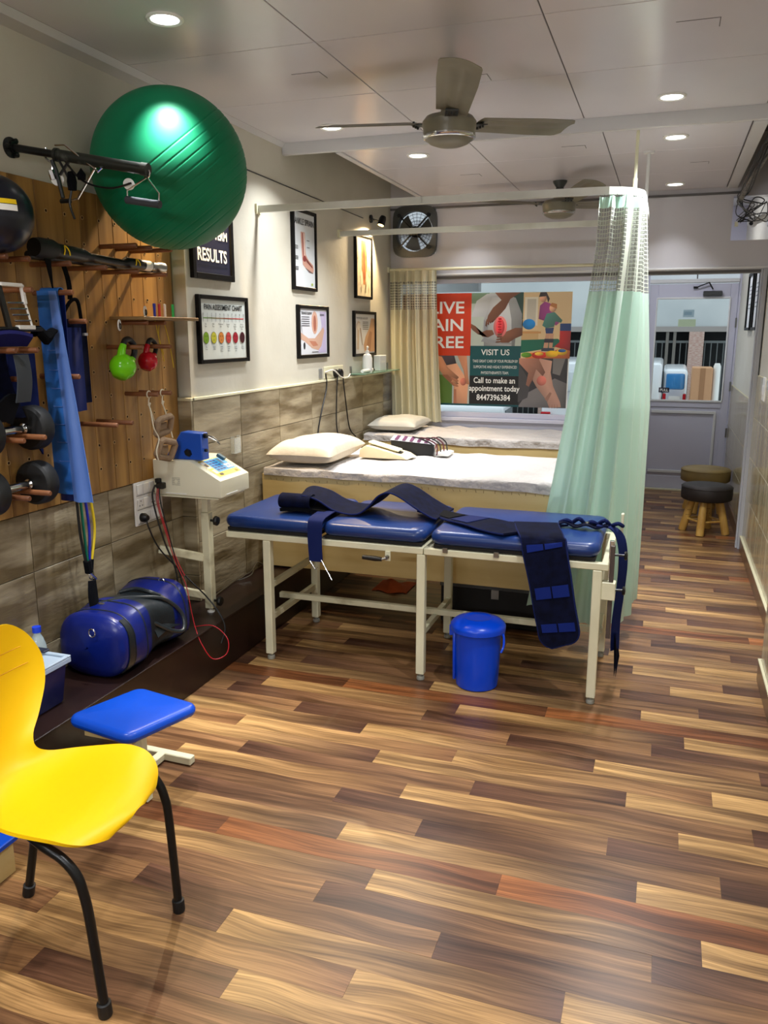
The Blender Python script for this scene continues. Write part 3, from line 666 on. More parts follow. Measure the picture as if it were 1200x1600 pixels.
# ankle poster
t, og, r = framed('framed_poster', PX, 4.494, 4.832, 1.80, 2.262, 'tall framed ankle sprain chart with a drawn foot', (208, 212, 214), fw=.02)
lettering('ANKLE SPRAIN', .05, O(og, r, .17, .375), r, UP, M_text_k, t, 'CENTER', bold=.0006, sx=.82, off=.002)
skin = (196, 150, 132); flat(t, og, r, UP, [(skin, [(.115, .335), (.175, .335), (.178, .25), (.185, .21), (.225, .18), (.29, .155), (.302, .125), (.285, .11), (.23, .115), (.17, .135), (.14, .15), (.13, .20), (.122, .26)]), ((150, 70, 66), [(.135, .33), (.15, .33), (.158, .20), (.145, .20)]), ((230, 214, 200), [(.155, .33), (.166, .33), (.172, .20), (.162, .2)]), ((130, 50, 50), ell(.165, .185, .025, .018)), ((120, 60, 56), [(.19, .19), (.28, .145), (.28, .135), (.19, .17)]), ((110, 90, 86), [(.17, .135), (.285, .11), (.3, .122), (.285, .105), (.23, .108)])] + [((60, 60, 66), rect(.035, z, .075, z + .004)) for z in (.25, .242, .234, .19, .182, .174, .13, .122, .114)] + [((60, 60, 66), rect(.2, z, .24, z + .004)) for z in (.29, .25)] + [((150, 170, 60), ell(.27, .04, .012, .008))], 'printed_picture', step=.00008)
# elbow poster
t, og, r = framed('framed_poster', PX, 4.543, 5.008, 1.398, 1.716, 'framed elbow chart with lilac edge, under the tall ankle chart', (206, 208, 214), fw=.022)
lettering('TENNIS ELBOW', .022, O(og, r, .05, .262), r, UP, M_text_k, t, bold=.0005, off=.002)
flat(t, og, r, UP, [((186, 176, 206), [(.30, .03), (.43, .03), (.43, .285), (.33, .285), (.36, .2)]), ((196, 160, 140), [(.04, .155), (.15, .12), (.25, .12), (.33, .16), (.385, .19), (.40, .165), (.35, .07), (.30, .045), (.2, .06), (.1, .10), (.04, .115)]), ((180, 120, 96), [(.16, .105), (.26, .10), (.3, .075), (.22, .07)]), ((202, 160, 140), ell(.25, .215, .048, .07)), ((160, 100, 84), ell(.25, .21, .022, .05)), ((50, 50, 64), [(.04, .26), (.05, .2), (.07, .13), (.05, .18)]), ((40, 44, 50), ell(.09, .075, .015, .022))] + [((84, 84, 90), rect(.055, z, .17, z + .005)) for z in (.245, .232, .219, .206, .193)] + [((84, 84, 90), rect(.33, z, .40, z + .004)) for z in (.265, .258)] + [((84, 84, 90), rect(.2, .033, .3, .038))], step=.00008)
# forest-like anatomy poster
t, og, r = framed('framed_poster', PX, 5.515, 5.852, 1.79, 2.234, 'tall framed muscle chart glowing under the warm spotlight', (232, 218, 186), fw=.018)
rn = random.Random(3); flat(t, og, r, UP, [((190, 130, 80), [(.12, .40), (.22, .40), (.24, .25), (.2, .1), (.16, .1), (.13, .25)]), ((160, 90, 60), [(.15, .38), (.19, .38), (.2, .15), (.17, .12)])] + [((120, 96, 70), rect(a, b, a + .004, b + rn.uniform(.02, .07))) for a, b in [(rn.uniform(.03, .3), rn.uniform(.03, .3)) for _ in range(50)]], step=.00005)
# shoulder poster
t, og, r = framed('framed_poster', PX, 5.475, 5.932, 1.385, 1.703, 'framed shoulder chart above the small glass shelf', (208, 204, 196), fw=.02)
lettering('THE FROZEN SHOULDER', .022, O(og, r, .05, .262), r, UP, M_text_k, t, sx=.95, off=.002)
flat(t, og, r, UP, [((196, 150, 110), [(.44, .03), (.22, .03), (.2, .08), (.24, .14), (.32, .2), (.36, .27), (.44, .27)]), ((170, 120, 84), [(.26, .03), (.34, .03), (.38, .17), (.33, .18), (.28, .12)]), ((190, 168, 140), [(.06, .05), (.1, .05), (.11, .2), (.13, .24), (.08, .25), (.05, .22), (.07, .18)]), ((214, 200, 180), ell(.1, .21, .035, .025)), ((150, 120, 90), [(.12, .2), (.17, .08), (.18, .08), (.14, .2)])] + [((90, 86, 80), rect(.18, z, .3, z + .005)) for z in (.24, .228, .216, .204, .19)], step=.00008)
# frames on the right wall, seen edge-on
for (y0, y1, lab) in ((6.62, 6.98, 'narrow black framed notice on the right wall, nearer of the pair beyond the post'), (7.12, 7.52, 'narrow black framed notice on the right wall, farther of the pair beyond the post')):
    t, og, r = framed('framed_notice', .62, y0, y1, 1.57, 2.02, lab, (226, 228, 230), side=-1, fw=.022, dp=.03)
    flat(t, og, r, UP, [((120, 124, 130), rect(.06, z, .28, z + .008)) for z in (.34, .31, .28, .25, .2, .17)])

# window banner
t = thing('window_banner', (-1.22, BY + .045, .99), 'large printed banner of aching joints fixed to the window glass', 'banner')
bx0, bx1, bz0, bz1 = -2.02, -.70, .985, 1.852; by = BY + .046
MB().box((bx0, by, bz0), (bx1, by + .003, bz1)).build('backing', M_white2, t, smooth=0)
def bf(polys, name='printed_picture', st=.00004, of=.0006): return flat(t, (0, by, 0), (1, 0, 0), UP, polys, name, step=st, off=of, shade=0 if 'panel' in name else 1)
bf([((206, 58, 22), rect(bx0, 1.375, -1.463, bz1))], 'red_panel')
bf([((10, 78, 84), rect(-1.466, 1.222, -1.068, 1.452)), ((22, 22, 26), rect(-1.466, 1.0, -1.073, 1.222)), ((8, 70, 76), rect(bx0, .985, -1.07, 1.0))], 'text_panel')
lettering('LIVE', .128, (-1.517, by, 1.700), (1, 0, 0), UP, M_text_w, t, 'RIGHT', bold=.002, off=.0016, sx=1.2)
lettering('PAIN', .128, (-1.517, by, 1.567), (1, 0, 0), UP, M_text_w, t, 'RIGHT', bold=.002, off=.0016, sx=1.2)
lettering('FREE', .128, (-1.517, by, 1.435), (1, 0, 0), UP, M_text_w, t, 'RIGHT', bold=.002, off=.0016, sx=1.2)
lettering('VISIT US', .062, (-1.265, by, 1.382), (1, 0, 0), UP, M_text_w, t, 'CENTER', bold=.0006, off=.0016)
for i, w in enumerate(('TAKE GREAT CARE OF YOUR PROBLEM BY', 'SUPPORTIVE AND HIGHLY EXPERIENCED', 'PHYSIOTHERAPISTS TEAM.')): lettering(w, .030, (-1.265, by, 1.325 - .045 * i), (1, 0, 0), UP, M_text_w, t, 'CENTER', off=.0016, sx=.62)
lettering('Call to make an', .062, (-1.268, by, 1.166), (1, 0, 0), UP, M_text_w, t, 'CENTER', bold=.001, off=.0016, sx=.84)
lettering('appointment today', .062, (-1.268, by, 1.104), (1, 0, 0), UP, M_text_w, t, 'CENTER', bold=.001, off=.0016, sx=.84)
lettering('8447396384', .064, (-1.272, by, 1.032), (1, 0, 0), UP, M_text_w, t, 'CENTER', bold=.001, off=.0016, sx=.84)
# picture: man holding his back   (x -1.463..-1.06, z 1.452..1.852)
def T(x0, z0, sx, sz, pts): return [(x0 + p[0] * sx, z0 + p[1] * sz) for p in pts]
A = (-1.463, 1.452, .403, .40)
sk = (120, 78, 58)
bf([((186, 196, 186), rect(-1.463, 1.452, -1.06, 1.852)), ((120, 146, 122), T(*A, [(0, .8), (.3, .8), (.35, 1), (0, 1)])), ((44, 74, 66), T(*A, [(.86, .5), (1, .5), (1, 1), (.8, 1)])),
    ((164, 166, 168), T(*A, [(0, .55), (.1, .85), (.3, .98), (.6, .98), (.85, .9), (.98, .6), (.99, .3), (.88, .32), (.86, 0), (.3, 0), (.22, .2), (.25, .55)])),
    ((184, 186, 188), T(*A, [(.26, 0), (.8, 0), (.78, .5), (.7, .9), (.4, .92), (.26, .5)])),
    ((146, 148, 152), T(*A, [(.25, .5), (.34, .42), (.3, .1), (.26, .1)])), ((150, 152, 156), T(*A, [(.2, .08), (.8, .02), (.8, .06), (.24, .14)])),
    (sk, T(*A, [(.45, 1), (.95, 1), (.75, .88), (.66, .7), (.5, .52), (.42, .44), (.3, .46), (.33, .58), (.42, .72), (.58, .86)])),
    (sk, T(*A, [(0, .42), (.08, .38), (.22, .18), (.34, .16), (.46, .22), (.42, .3), (.3, .3), (.14, .22), (.03, .3), (0, .34)])),
    (sk, T(*A, [(1, .34), (.86, .34), (.66, .26), (.56, .14), (.6, .06), (.74, .06), (.86, .14), (1, .2)])),
    ((226, 120, 118), T(*A, ell(.57, .36, .13, .2, 24))), ((236, 70, 76), T(*A, ell(.57, .36, .085, .15, 24)))] + [((190, 10, 30), T(*A, ell(.56, .26 + .05 * k, .035, .018, 10))) for k in range(6)] + [((104 + 8 * (k % 2), 66, 48), T(*A, [(.30 + .035 * k, .50 - .01 * k), (.325 + .035 * k, .51 - .01 * k), (.31 + .04 * k, .36 + .03 * k), (.28 + .04 * k, .38 + .03 * k), (.285 + .036 * k, .44)])) for k in range(4)] + [((106, 68, 50), T(*A, [(.60, .07 + .045 * k), (.62, .10 + .045 * k), (.50 + .01 * k, .085 + .05 * k), (.485 + .01 * k, .06 + .05 * k), (.54, .06 + .045 * k)])) for k in range(4)])
# picture: helper and child   (x -1.06..-.696, z 1.36..1.852)
B_ = (-1.068, 1.36, .372, .49)
bf([((224, 196, 150), T(*B_, rect(0, 0, 1, 1))), ((232, 224, 206), T(*B_, rect(.05, .5, .32, .93))), ((196, 190, 176), T(*B_, rect(.1, .53, .28, .9))), ((206, 170, 120), T(*B_, rect(0, .28, .35, .42))), ((26, 106, 84), T(*B_, [(0, .08), (.9, .2), (.75, .3), (0, .28)])), ((206, 110, 50), T(*B_, [(.1, 0), (1, 0), (1, .2), (.6, .1), (.1, .08)])),
    ((26, 60, 120), T(*B_, rect(.78, .42, 1, .53))), ((170, 30, 26), T(*B_, [(.68, .18), (1, .12), (1, .42), (.78, .42), (.78, .25)])), ((24, 124, 196), T(*B_, ell(.15, .52, .13, .08, 24))), ((206, 150, 90), T(*B_, rect(.02, .38, .4, .41))),
    ((150, 60, 130), T(*B_, [(.34, .6), (.36, .8), (.45, .86), (.6, .82), (.68, .6), (.76, .54), (.7, .5), (.55, .55)])), ((216, 160, 130), T(*B_, ell(.42, .91, .07, .06))), ((50, 34, 30), T(*B_, [(.33, .93), (.36, 1), (.48, 1), (.55, .9), (.52, .84), (.48, .94)])),
    ((216, 164, 130), T(*B_, ell(.62, .76, .07, .06))), ((190, 120, 60), T(*B_, [(.55, .8), (.6, .84), (.7, .82), (.7, .75)])), ((70, 120, 110), T(*B_, [(.42, .5), (.5, .68), (.66, .7), (.82, .58), (.8, .54), (.68, .56), (.66, .48), (.5, .46)])), ((40, 60, 110), T(*B_, [(.48, .46), (.66, .47), (.64, .38), (.5, .38)])),
    ((206, 156, 126), T(*B_, [(.5, .38), (.58, .38), (.55, .16), (.46, .16)])), ((206, 156, 126), T(*B_, [(.58, .38), (.66, .38), (.64, .14), (.57, .14)])), ((50, 52, 64), T(*B_, [(.48, .3), (.66, .3), (.66, .24), (.47, .24)])), ((60, 64, 80), T(*B_, rect(.42, .11, .68, .16))),
    ((90, 140, 40), T(*B_, ell(.12, .05, .11, .04))), ((196, 50, 30), T(*B_, ell(.38, .05, .15, .055))), ((236, 180, 60), T(*B_, ell(.38, .07, .09, .028))), ((226, 180, 30), T(*B_, ell(.64, .07, .13, .05))), ((226, 180, 30), T(*B_, ell(.84, .1, .11, .05))), ((50, 90, 150), T(*B_, ell(.84, .12, .08, .025)))])
# picture: knee   (x -1.70..-1.466, z 1.0..1.375) and foot (x -1.073..-.71, z .985..1.36)
K = (-1.72, 1.0, .254, .375)
bf([((170, 176, 170), T(*K, rect(-1.1, 0, 1, 1))), ((86, 116, 50), T(*K, rect(-1.1, 0, .45, .6))), ((140, 150, 120), T(*K, rect(-1.1, .6, .3, .72))), ((70, 60, 66), T(*K, [(.0, 1), (.5, 1), (.58, .82), (.1, .76), (0, .84)])), ((208, 150, 116), T(*K, [(.12, .78), (.58, .84), (.82, .6), (.96, .45), (.94, 0), (.5, 0), (.5, .4), (.3, .6)])),
    ((186, 126, 94), T(*K, [(-.1, .8), (.2, .56), (.6, .5), (.66, .55), (.3, .75), (.1, .98), (-.1, 1)])), ((186, 126, 94), T(*K, [(.6, 1), (.9, 1), (.95, .6), (1, .4), (.88, .42), (.8, .7)])), ((150, 96, 70), T(*K, [(.1, .6), (.5, .36), (.56, .42), (.3, .6)])), ((176, 112, 84), T(*K, [(.5, .3), (.58, .3), (.6, 0), (.5, 0)])), ((190, 110, 90), T(*K, ell(.8, .46, .1, .08)))] + [((166 - 10 * (k % 2), 108, 80), T(*K, [(.42 + .03 * k, .56 - .06 * k), (.62, .50 - .055 * k), (.66, .47 - .055 * k), (.6, .45 - .05 * k), (.38 + .03 * k, .51 - .06 * k)])) for k in range(3)])
F_ = (-1.078, .985, .37, .375)
bf([((52, 50, 54), T(*F_, rect(0, 0, 1, 1))), ((104, 100, 100), T(*F_, [(0, 0), (1, 0), (1, .5), (.75, .6), (.2, .3)])), ((70, 68, 70), T(*F_, [(0, .1), (0, .9), (.25, .5), (.2, .2)])), ((120, 116, 114), T(*F_, [(.7, .7), (.85, .66), (.95, 1), (.7, 1)])),
    ((176, 134, 116), T(*F_, [(.42, 1), (.68, .95), (.66, .72), (.72, .45), (.88, .12), (.9, .02), (.66, 0), (.6, .15), (.38, .42), (.3, .55), (.3, .7)])), ((150, 104, 86), T(*F_, [(0, 1), (.4, 1), (.55, .72), (.5, .64), (.36, .78), (.3, .58), (.22, .42), (.16, .46), (.2, .7), (0, .9)])), ((196, 110, 96), T(*F_, ell(.48, .55, .1, .1))), ((150, 108, 92), T(*F_, [(.62, .12), (.7, .3), (.66, .32), (.56, .18)]))] + [((140, 100, 86), T(*F_, ell(.66 + .055 * k, .035, .008, .05, 8))) for k in range(4)])

# ---------------------------------------------------------------- pegboard
PB = -2.165
def gy(k): return 2.348 + .0984 * k
def gz(k): return 1.983 - .0978 * k
t = thing('pegboard', (PX - .06, 2.4, .908), 'large wooden climbing-style pegboard of upright boards fixed to the left wall', 'pegboard')
ye = [1.15, 1.30, 1.47, 1.62, 1.80, 1.95, 2.10, 2.25, 2.37, 2.493, 2.633, 2.727, 2.834, 2.925, 3.02, 3.11, 3.215, 3.33]
for a, b in zip(ye[:-1], ye[1:]):
    MB().box((WX + .004, a + .001, .908), (PB, b - .001, 2.082)).build('board', M_board, t, bevel=.0015)
hm = MB()
for i in range(-11, 10):
    for k in range(0, 11):
        if 1.2 < gy(i) < 3.3: hm.lathe([(0, .0006), (.0052, .0006)], (PB, gy(i), gz(k)), 10, (1, 0, 0), 0).lathe([(.0052, 0), (.0052, .0012), (.0082, .0012), (.0082, 0)], (PB, gy(i), gz(k)), 10, (1, 0, 0), 1)
hm.build('peg_hole', [mat('hole_brown', (70, 46, 26), .8), mat('hole_rim', (178, 146, 98), .6)], t, smooth=0)['kind'] = 'stuff'
for (i, k, L) in ((5, 1, .17), (7, 1, .20), (6, 1, .17), (-2, 2, .17), (-1, 2, .17), (1, 2, .17), (3, 2, .17), (5, 2, .17), (7, 2, .17), (-1, 3, .17), (1, 3, .17), (6, 4, .13), (7, 4, .15), (5, 5, .17), (7, 5, .17), (6, 7, .16), (7, 7, .16), (3, 8, .17), (4, 8, .17), (-2, 5, .17), (-1, 5, .17), (-1, 8, .17), (-2, 8, .17), (-1, 10, .17), (-2, 10, .17), (1, 6, .17), (-1, 6, .10), (2, 4, .14), (-3, 3, .17)):
    MB().lathe([(.0, 0), (.0095, 0), (.0095, L - .003), (.0075, L), (0, L)], (PB, gy(i), gz(k)), 12, (1, 0, 0)).build('peg', M_peg, t)

# exercise ball
c = (-1.872, 2.912, 2.166); rb = .294; ax = Vector((-.41, -.42, .71)).normalized()
pr = []
for i in range(421):
    a = PI * i / 420; z = -math.cos(a); g = 0
    for q in (-.80, -.72, -.63, -.54, -.44, -.34, -.24, -.13, -.02, .09, .20): g += -.0017 * math.exp(-((z - q) / .007) ** 2)
    rr = rb + g; pr.append((max(rr * math.sin(a), 0), z * rr))
o = MB().lathe(pr, c, 72, ax).build('exercise_ball', M_green, smooth=60)
me = o.data; me.transform(Matrix.Translation(-Vector((c[0], c[1], c[2] - rb)))); o.location = (c[0], c[1], c[2] - rb)
tag(o, 'huge green ridged exercise ball wedged between wall pegs and ceiling', 'exercise ball')
# medicine ball
t = thing('medicine_ball', (-2.04, 2.15, 1.795), 'black rubber medicine ball with yellow patch, resting on pegs at the picture edge', 'ball')
c = (-2.035, 2.155, 1.915)
MB().lathe([(.12 * math.sin(PI * i / 40) * (1 - .012 * math.exp(-((i - 17) / .8) ** 2) - .012 * math.exp(-((i - 23) / .8) ** 2)), -.12 * math.cos(PI * i / 40)) for i in range(41)], c, 40, Vector((.1, .1, 1))).build('ball_body', mat('navy_black_rubber', (16, 20, 34), .3), t, smooth=60)
M_yel = mat('yellow_print', (236, 200, 20), .5)
d = Vector((.62, -.62, .12)).normalized()
m = MB()
for a0, a1, z0, z1, mi in ((-42, -12, .02, .034, 0), (-42, -12, .0, .018, 1)):
    k = 10
    for q in range(k):
        b0, b1 = R(lerp(a0, a1, q / k)), R(lerp(a0, a1, (q + 1) / k)); rr = .1215
        f = lambda b, z: (c[0] + math.cos(b) * math.sqrt(rr * rr - z * z), c[1] + math.sin(b) * math.sqrt(rr * rr - z * z), c[2] + z)
        m.add([f(b0, z0), f(b1, z0), f(b1, z1), f(b0, z1)], [(0, 1, 2, 3)], mi)
m.build('label_patch', [M_yel, M_text_w], t)

# sticks / black bars
t = thing('barbell_sleeve', (-2.03, 2.7, 1.797), 'long black padded bar with yellow swooshes lying across the upper pegs', 'bar')
MB().tube([(-2.035, 2.32, 1.832), (-2.035, 2.34, 1.832), (-2.035, 2.40, 1.831), (-2.035, 2.42, 1.83)], [.030, .034, .034, .028], 18).build('end_cap', M_rubber, t)
MB().tube([(-2.035, 2.42, 1.829), (-2.035, 2.56, 1.825), (-2.035, 2.60, 1.822), (-2.035, 2.80, 1.815), (-2.035, 2.82, 1.82), (-2.035, 2.98, 1.818)], [.027, .025, .016, .015, .021, .02], 16).build('shaft', M_black, t)
MB().tube([(-2.035, 2.985, 1.818), (-2.035, 3.02, 1.817), (-2.035, 3.03, 1.818), (-2.035, 3.075, 1.818)], [.017, .017, .02, .02], 16).build('handle_end', M_steel, t)
MB().tube([(-2.035, 2.93, 1.8182), (-2.035, 2.975, 1.8182)], .0206, 16).build('label_band', M_white2, t)
for y in (2.45, 2.87):
    rr = .0285 if y < 2.6 else .0215
    MB().tube([(-2.035 + rr * math.cos(a), y + .03 * (s_ - .5), 1.825 - (.006 if y > 2.6 else 0) + rr * math.sin(a)) for s_, a in [(q / 8, R(-20 + 70 * math.sin(PI * q / 8))) for q in range(9)]], .0022, 5).build('yellow_swoosh', M_yel, t)
t = thing('walking_stick', (-2.12, 2.7, 1.797), 'thin black rod lying on the pegs behind the padded bar', 'rod')
MB().tube([(-2.10, 2.36, 1.812), (-2.10, 3.12, 1.812)], .014, 12).build('rod', M_black, t)
MB().tube([(-2.10, 3.07, 1.812), (-2.10, 3.13, 1.812)], .017, 12).build('rod_tip', M_rubber, t)
o = MB().grid(lambda u, v: (-2.03 - .05 * u + .0, 2.36 + .09 * u + .03 * v * (1 - u), 1.80 - .115 * u), 8, 2, thick=.003).build('hanging_strap', M_velcro)
recenter(tag(o, 'wider black webbing strap slanting down from the thick end of the padded bar', 'strap'))
o = MB().grid(lambda u, v: (-2.10 + .02 * u, 2.52 + .012 * math.sin(u * 3) + .024 * v, 1.80 - .13 * u), 8, 2, thick=.003).build('hanging_strap', M_velcro)
recenter(tag(o, 'narrow black webbing strap hanging behind the padded bar beside the slanting one', 'strap'))

# towel / latex band over a peg
t = thing('resistance_sheet', (-2.06, 2.44, .96), 'pale blue latex exercise sheet folded over a peg and hanging low', 'exercise band')
M_latex = mat('blue_latex', (52, 116, 196), .42, col2=(40, 98, 178), scale=5, bump=.1, bscale=6)
M_latex2 = mat('blue_latex_light', (96, 132, 204), .45, col2=(84, 120, 194), scale=5)
def sheet(u, v, x0t, x1t, x0b, x1b, y0, zt, zb, amp):
    e = min(v * 1.2, 1); x = lerp(lerp(x0t, x1t, u), lerp(x0b, x1b, u), v)
    return (x, y0 + amp * math.sin(u * 7 + v * 2) * e, lerp(zt, zb, v))
MB().grid(lambda u, v: sheet(u, v, -2.135, -2.045, -2.13, -1.99, 2.428, 1.696, .965, .006), 12, 50, thick=.002).build('front_fold', M_latex, t)
MB().grid(lambda u, v: sheet(u, v, -2.075, -2.043, -2.045, -1.958, 2.418, 1.694, .94, .008), 8, 50, thick=.002).build('outer_fold', M_latex2, t)
MB().grid(lambda u, v: sheet(u, v, -2.137, -2.12, -2.137, -2.11, 2.436, 1.697, 1.5, .003), 4, 20, thick=.002).build('teal_edge', mat('teal_latex', (16, 96, 96), .4), t)
MB().grid(lambda u, v: (lerp(-2.125, -2.045, u), 2.4465 - .0125 * math.cos(PI * v) * 1.2, 1.694 + .0125 * math.sin(PI * v)), 6, 8, thick=.002).build('top_loop', M_latex, t)
MB().grid(lambda u, v: sheet(u, v, -2.125, -2.045, -2.14, -2.06, 2.464, 1.694, .93, .004), 6, 30, thick=.002).build('back_fold', mat('navy_latex', (20, 40, 110), .42), t)
cr = MB()
for k, z in enumerate((1.56, 1.49, 1.42, 1.355, 1.29, 1.225, 1.16, 1.09)): cr.tube([(-2.105 + .002 * k, 2.420, z), (-2.085, 2.4185, z - .001), (-2.068 + .003 * k, 2.420, z)], .0016, 5)
cr.build('fold_crease', M_latex2, t)

# navy brace in its sleeve
t = thing('lumbar_brace', (-2.12, 2.58, 1.27), 'dark navy back brace hanging on the pegs just behind the pale blue sheet', 'back brace')
MB().grid(lambda u, v: (-2.12 + .012 * math.sin(u * 5), lerp(2.47, 2.665, u), lerp(1.60, 1.285, v)), 14, 16, thick=.02).build('panel', M_navy, t)
MB().grid(lambda u, v: (-2.095 + .006 * math.sin(u * 5), lerp(2.50, 2.60, u), lerp(1.57, 1.26, v)), 10, 10, thick=.01).build('flap', M_navy2, t)
MB().box((-2.100, 2.612, 1.54), (-2.091, 2.632, 1.55)).build('white_tag', mat('tag_grey', (150, 152, 160), .6), t)
MB().tube(smoothpath([(-2.10, 2.50, 1.60), (-2.08, 2.53, 1.66), (-2.07, 2.56, 1.665), (-2.08, 2.585, 1.60)]), .007, 6).build('hanging_loop', M_velcro, t)

# small shelf board with pens
t = thing('wall_shelf', (-2.08, 3.04, 1.603), 'narrow wooden shelf board resting on two pegs with pens standing on it', 'shelf')
MB().box((PB + .002, 2.86, 1.6025), (-1.995, 3.27, 1.6155)).build('shelf_board', mat('shelf_oak', (156, 128, 84), .5, col2=(128, 100, 62), scale=3, stretch=(1, 1, 1)), t, bevel=.002)
for (y, cl, lab) in ((2.985, (20, 40, 170), 'blue'), (3.02, (190, 40, 30), 'red'), (3.06, (220, 220, 214), 'white'), (3.12, (30, 170, 80), 'green')):
    p = thing('marker_pen', (-2.03, y, 1.6155), lab + ' marker pen standing upright on the small shelf', 'pen', 'marker pens on the small shelf')
    MB().lathe([(0, 0), (.0055, 0), (.0055, .04), (.0045, .042), (.0045, .05), (0, .052)], (-2.03, y, 1.6155), 12).build('barrel', mat('pen_' + lab, cl, .4), p)
    MB().lathe([(0, 0), (.006, 0), (.006, .014), (0, .015)], (-2.03, y, 1.655), 12).build('pen_cap', mat('pen_' + lab, cl, .4), p)
def ringlet(nm, cc, lab):
    p = thing(nm, cc, lab, 'key ring')
    MB().tube([(cc[0], cc[1] + .008 * math.cos(a * PI / 8), cc[2] + .02 + .02 * math.sin(a * PI / 8)) for a in range(16)], .0028, 6, closed=True).build('ring', M_white2, p)
    MB().tube([(cc[0] + .004, cc[1] + .005 * math.cos(a * PI / 6), cc[2] + .016 + .011 * math.sin(a * PI / 6)) for a in range(12)], .002, 6, closed=True).build('inner_ring', M_blackm, p)
ringlet('loop_clip', (-2.02, 2.905, 1.6155), 'white loop clip standing on the small shelf')
ringlet('loop_clip', (-2.06, 2.785, 1.560), 'white loop clip hanging off the front end of the small shelf')
o = MB()
for k, (y, dy) in enumerate(((3.03, .02), (3.06, -.01), (3.09, .03))):
    o.tube(smoothpath([(-2.06, y, 1.60), (-2.06, y + dy, 1.53), (-2.06, y + .03 + dy, 1.46 - .03 * k)]), .0022, 5)
recenter(tag(o.build('yellow_cord', mat('yellow_cord', (190, 160, 30), .6)), 'thin yellow cords dangling beneath the small shelf by the red kettlebell', 'cord'))

# kettlebells
def kettlebell(peg, r, m_, lab, hl, tilt):
    dv = Vector((0, math.sin(R(tilt)), math.cos(R(tilt)))); sv = Vector((0, math.cos(R(tilt)), -math.sin(R(tilt))))
    cc = Vector(peg) - dv * (r * 1.25 + hl - .012)
    t = thing('kettlebell', (cc[0], cc[1], cc[2] - r), lab, 'kettlebell', 'kettlebells hooked on pegs'); w = r * .72
    P = lambda a, b: cc + sv * a + dv * b
    MB().lathe([(0, -r * .93), (r * .55, -r * .9)] + [(r * math.sin(R(a)), -r * math.cos(R(a))) for a in range(40, 181, 10)], cc, 28, dv).build('bell', m_, t, smooth=60)
    for sg in (-1, 1): MB().tube([P(sg * w * .7, r * .55), P(sg * w * .95, r * 1.0), P(sg * w, r * 1.5 if sg < 0 else r * 1.2)], [r * .36, r * .30, r * .26], 14).build('handle_root', m_, t)
    MB().tube(smoothpath([P(-w, r * 1.45), P(-w * .98, r * 1.3 + hl * .6), P(-w * .5, r * 1.25 + hl), P(w * .5, r * 1.25 + hl), P(w * 1.02, r * 1.25 + hl * .5), P(w, r * 1.15)], 5), r * .24, 12).build('grip', M_black, t)
kettlebell((-2.055, gy(5), gz(5) + .0095), .052, M_lime, 'lime green kettlebell with black grip tilted on a peg', .050, 34)
kettlebell((-2.085, gy(7), gz(5) + .0095), .041, M_red, 'small dark red kettlebell with black grip tilted beside the green one', .042, 30)

# cervical traction sling on rope
t = thing('traction_sling', (-2.05, 3.0, 1.02), 'beige padded neck traction sling on white ropes, hanging from two pegs', 'sling')
M_sling = mat('sling_pad', (156, 132, 106), .9, col2=(136, 114, 90), scale=30, bump=.2, bscale=120, bdist=.002)
def pad(cy, cz, w, h, rot):
    ca, sa = math.cos(rot), math.sin(rot); P = [(-w, -h), (w, -h), (w, h), (-w, h)]
    P = [(-2.045 + (.02 if v > 0 else 0), cy + u * ca - v * sa, cz + u * sa + v * ca) for u, v in P]
    pts = []
    for i in range(4):
        a, b = Vector(P[i]), Vector(P[(i + 1) % 4])
        for q in (.12, .5, .88): pts.append(a.lerp(b, q))
    return pts
MB().tube(pad(3.012, 1.16, .052, .034, R(6)), .0135, 10, closed=True).build('upper_pad', M_sling, t)
MB().tube(pad(3.018, 1.055, .055, .036, R(-14)), .0145, 10, closed=True).build('lower_pad', M_sling, t)
MB().grid(lambda u, v: (-2.05, 2.98 + .07 * u, 1.142 + .03 * v), 3, 3, thick=.012).grid(lambda u, v: (-2.05, 2.99 + .06 * u, 1.035 + .035 * v), 3, 3, thick=.012).build('pad_lining', M_sling, t)
rp = MB()
for y, yb in ((gy(6), 2.965), (gy(7), 3.066)):
    rp.tube([(-2.05, y + .0145 * math.cos(R(a)), gz(7) - .001 + .0145 * math.sin(R(a))) for a in range(-60, 241, 25)], .0028, 6)
    rp.tube(smoothpath([(-2.05, y, gz(7) - .014), (-2.05, y - .004, 1.255), (-2.045, lerp(y, yb, .5), 1.20), (-2.03, yb, 1.10)]), .0028, 6).tube([(-2.05, y - .004, 1.255), (-2.055, y + .005, 1.25), (-2.05, y + .004, 1.262)], .005, 6)
rp.tube(smoothpath([(-2.045, 2.935, 1.24), (-2.03, 2.93, 1.16), (-2.025, 2.955, 1.11), (-2.02, 2.925, 1.06), (-2.02, 2.935, 1.02)]), .0028, 6)
rp.build('rope', M_rope, t)

# hand exerciser rack and dark bar beside it
t = thing('hand_exerciser', (-2.05, 2.19, 1.56), 'white-framed finger exerciser with metal rungs, hung on a peg at the picture edge', 'hand exerciser')
f = lambda u, v: (-2.03, 2.085 + u, 1.568 + v)
m = MB(); m.bar(f(.06, .135), f(.155, .135), .016, .012).bar(f(.155, .137), f(.165, .075), .014, .012, up=(1, 0, 0)).bar(f(.165, .08), f(.19, .0), .007, .007, up=(1, 0, 0)).bar(f(.12, .0), f(.195, .0), .02, .014)
m.build('white_frame', M_white2, t, bevel=.002)
m = MB()
for q in range(4): m.tube([f(.085 + .008 * q, .078 - .019 * q), f(.168 + .006 * q, .080 - .019 * q)], .0035, 8)
m.build('rung', M_chrome, t)
MB().bar(f(.055, .13), f(.085, -.005), .018, .014, up=(1, 0, 0)).build('black_rail', M_black, t, bevel=.002)
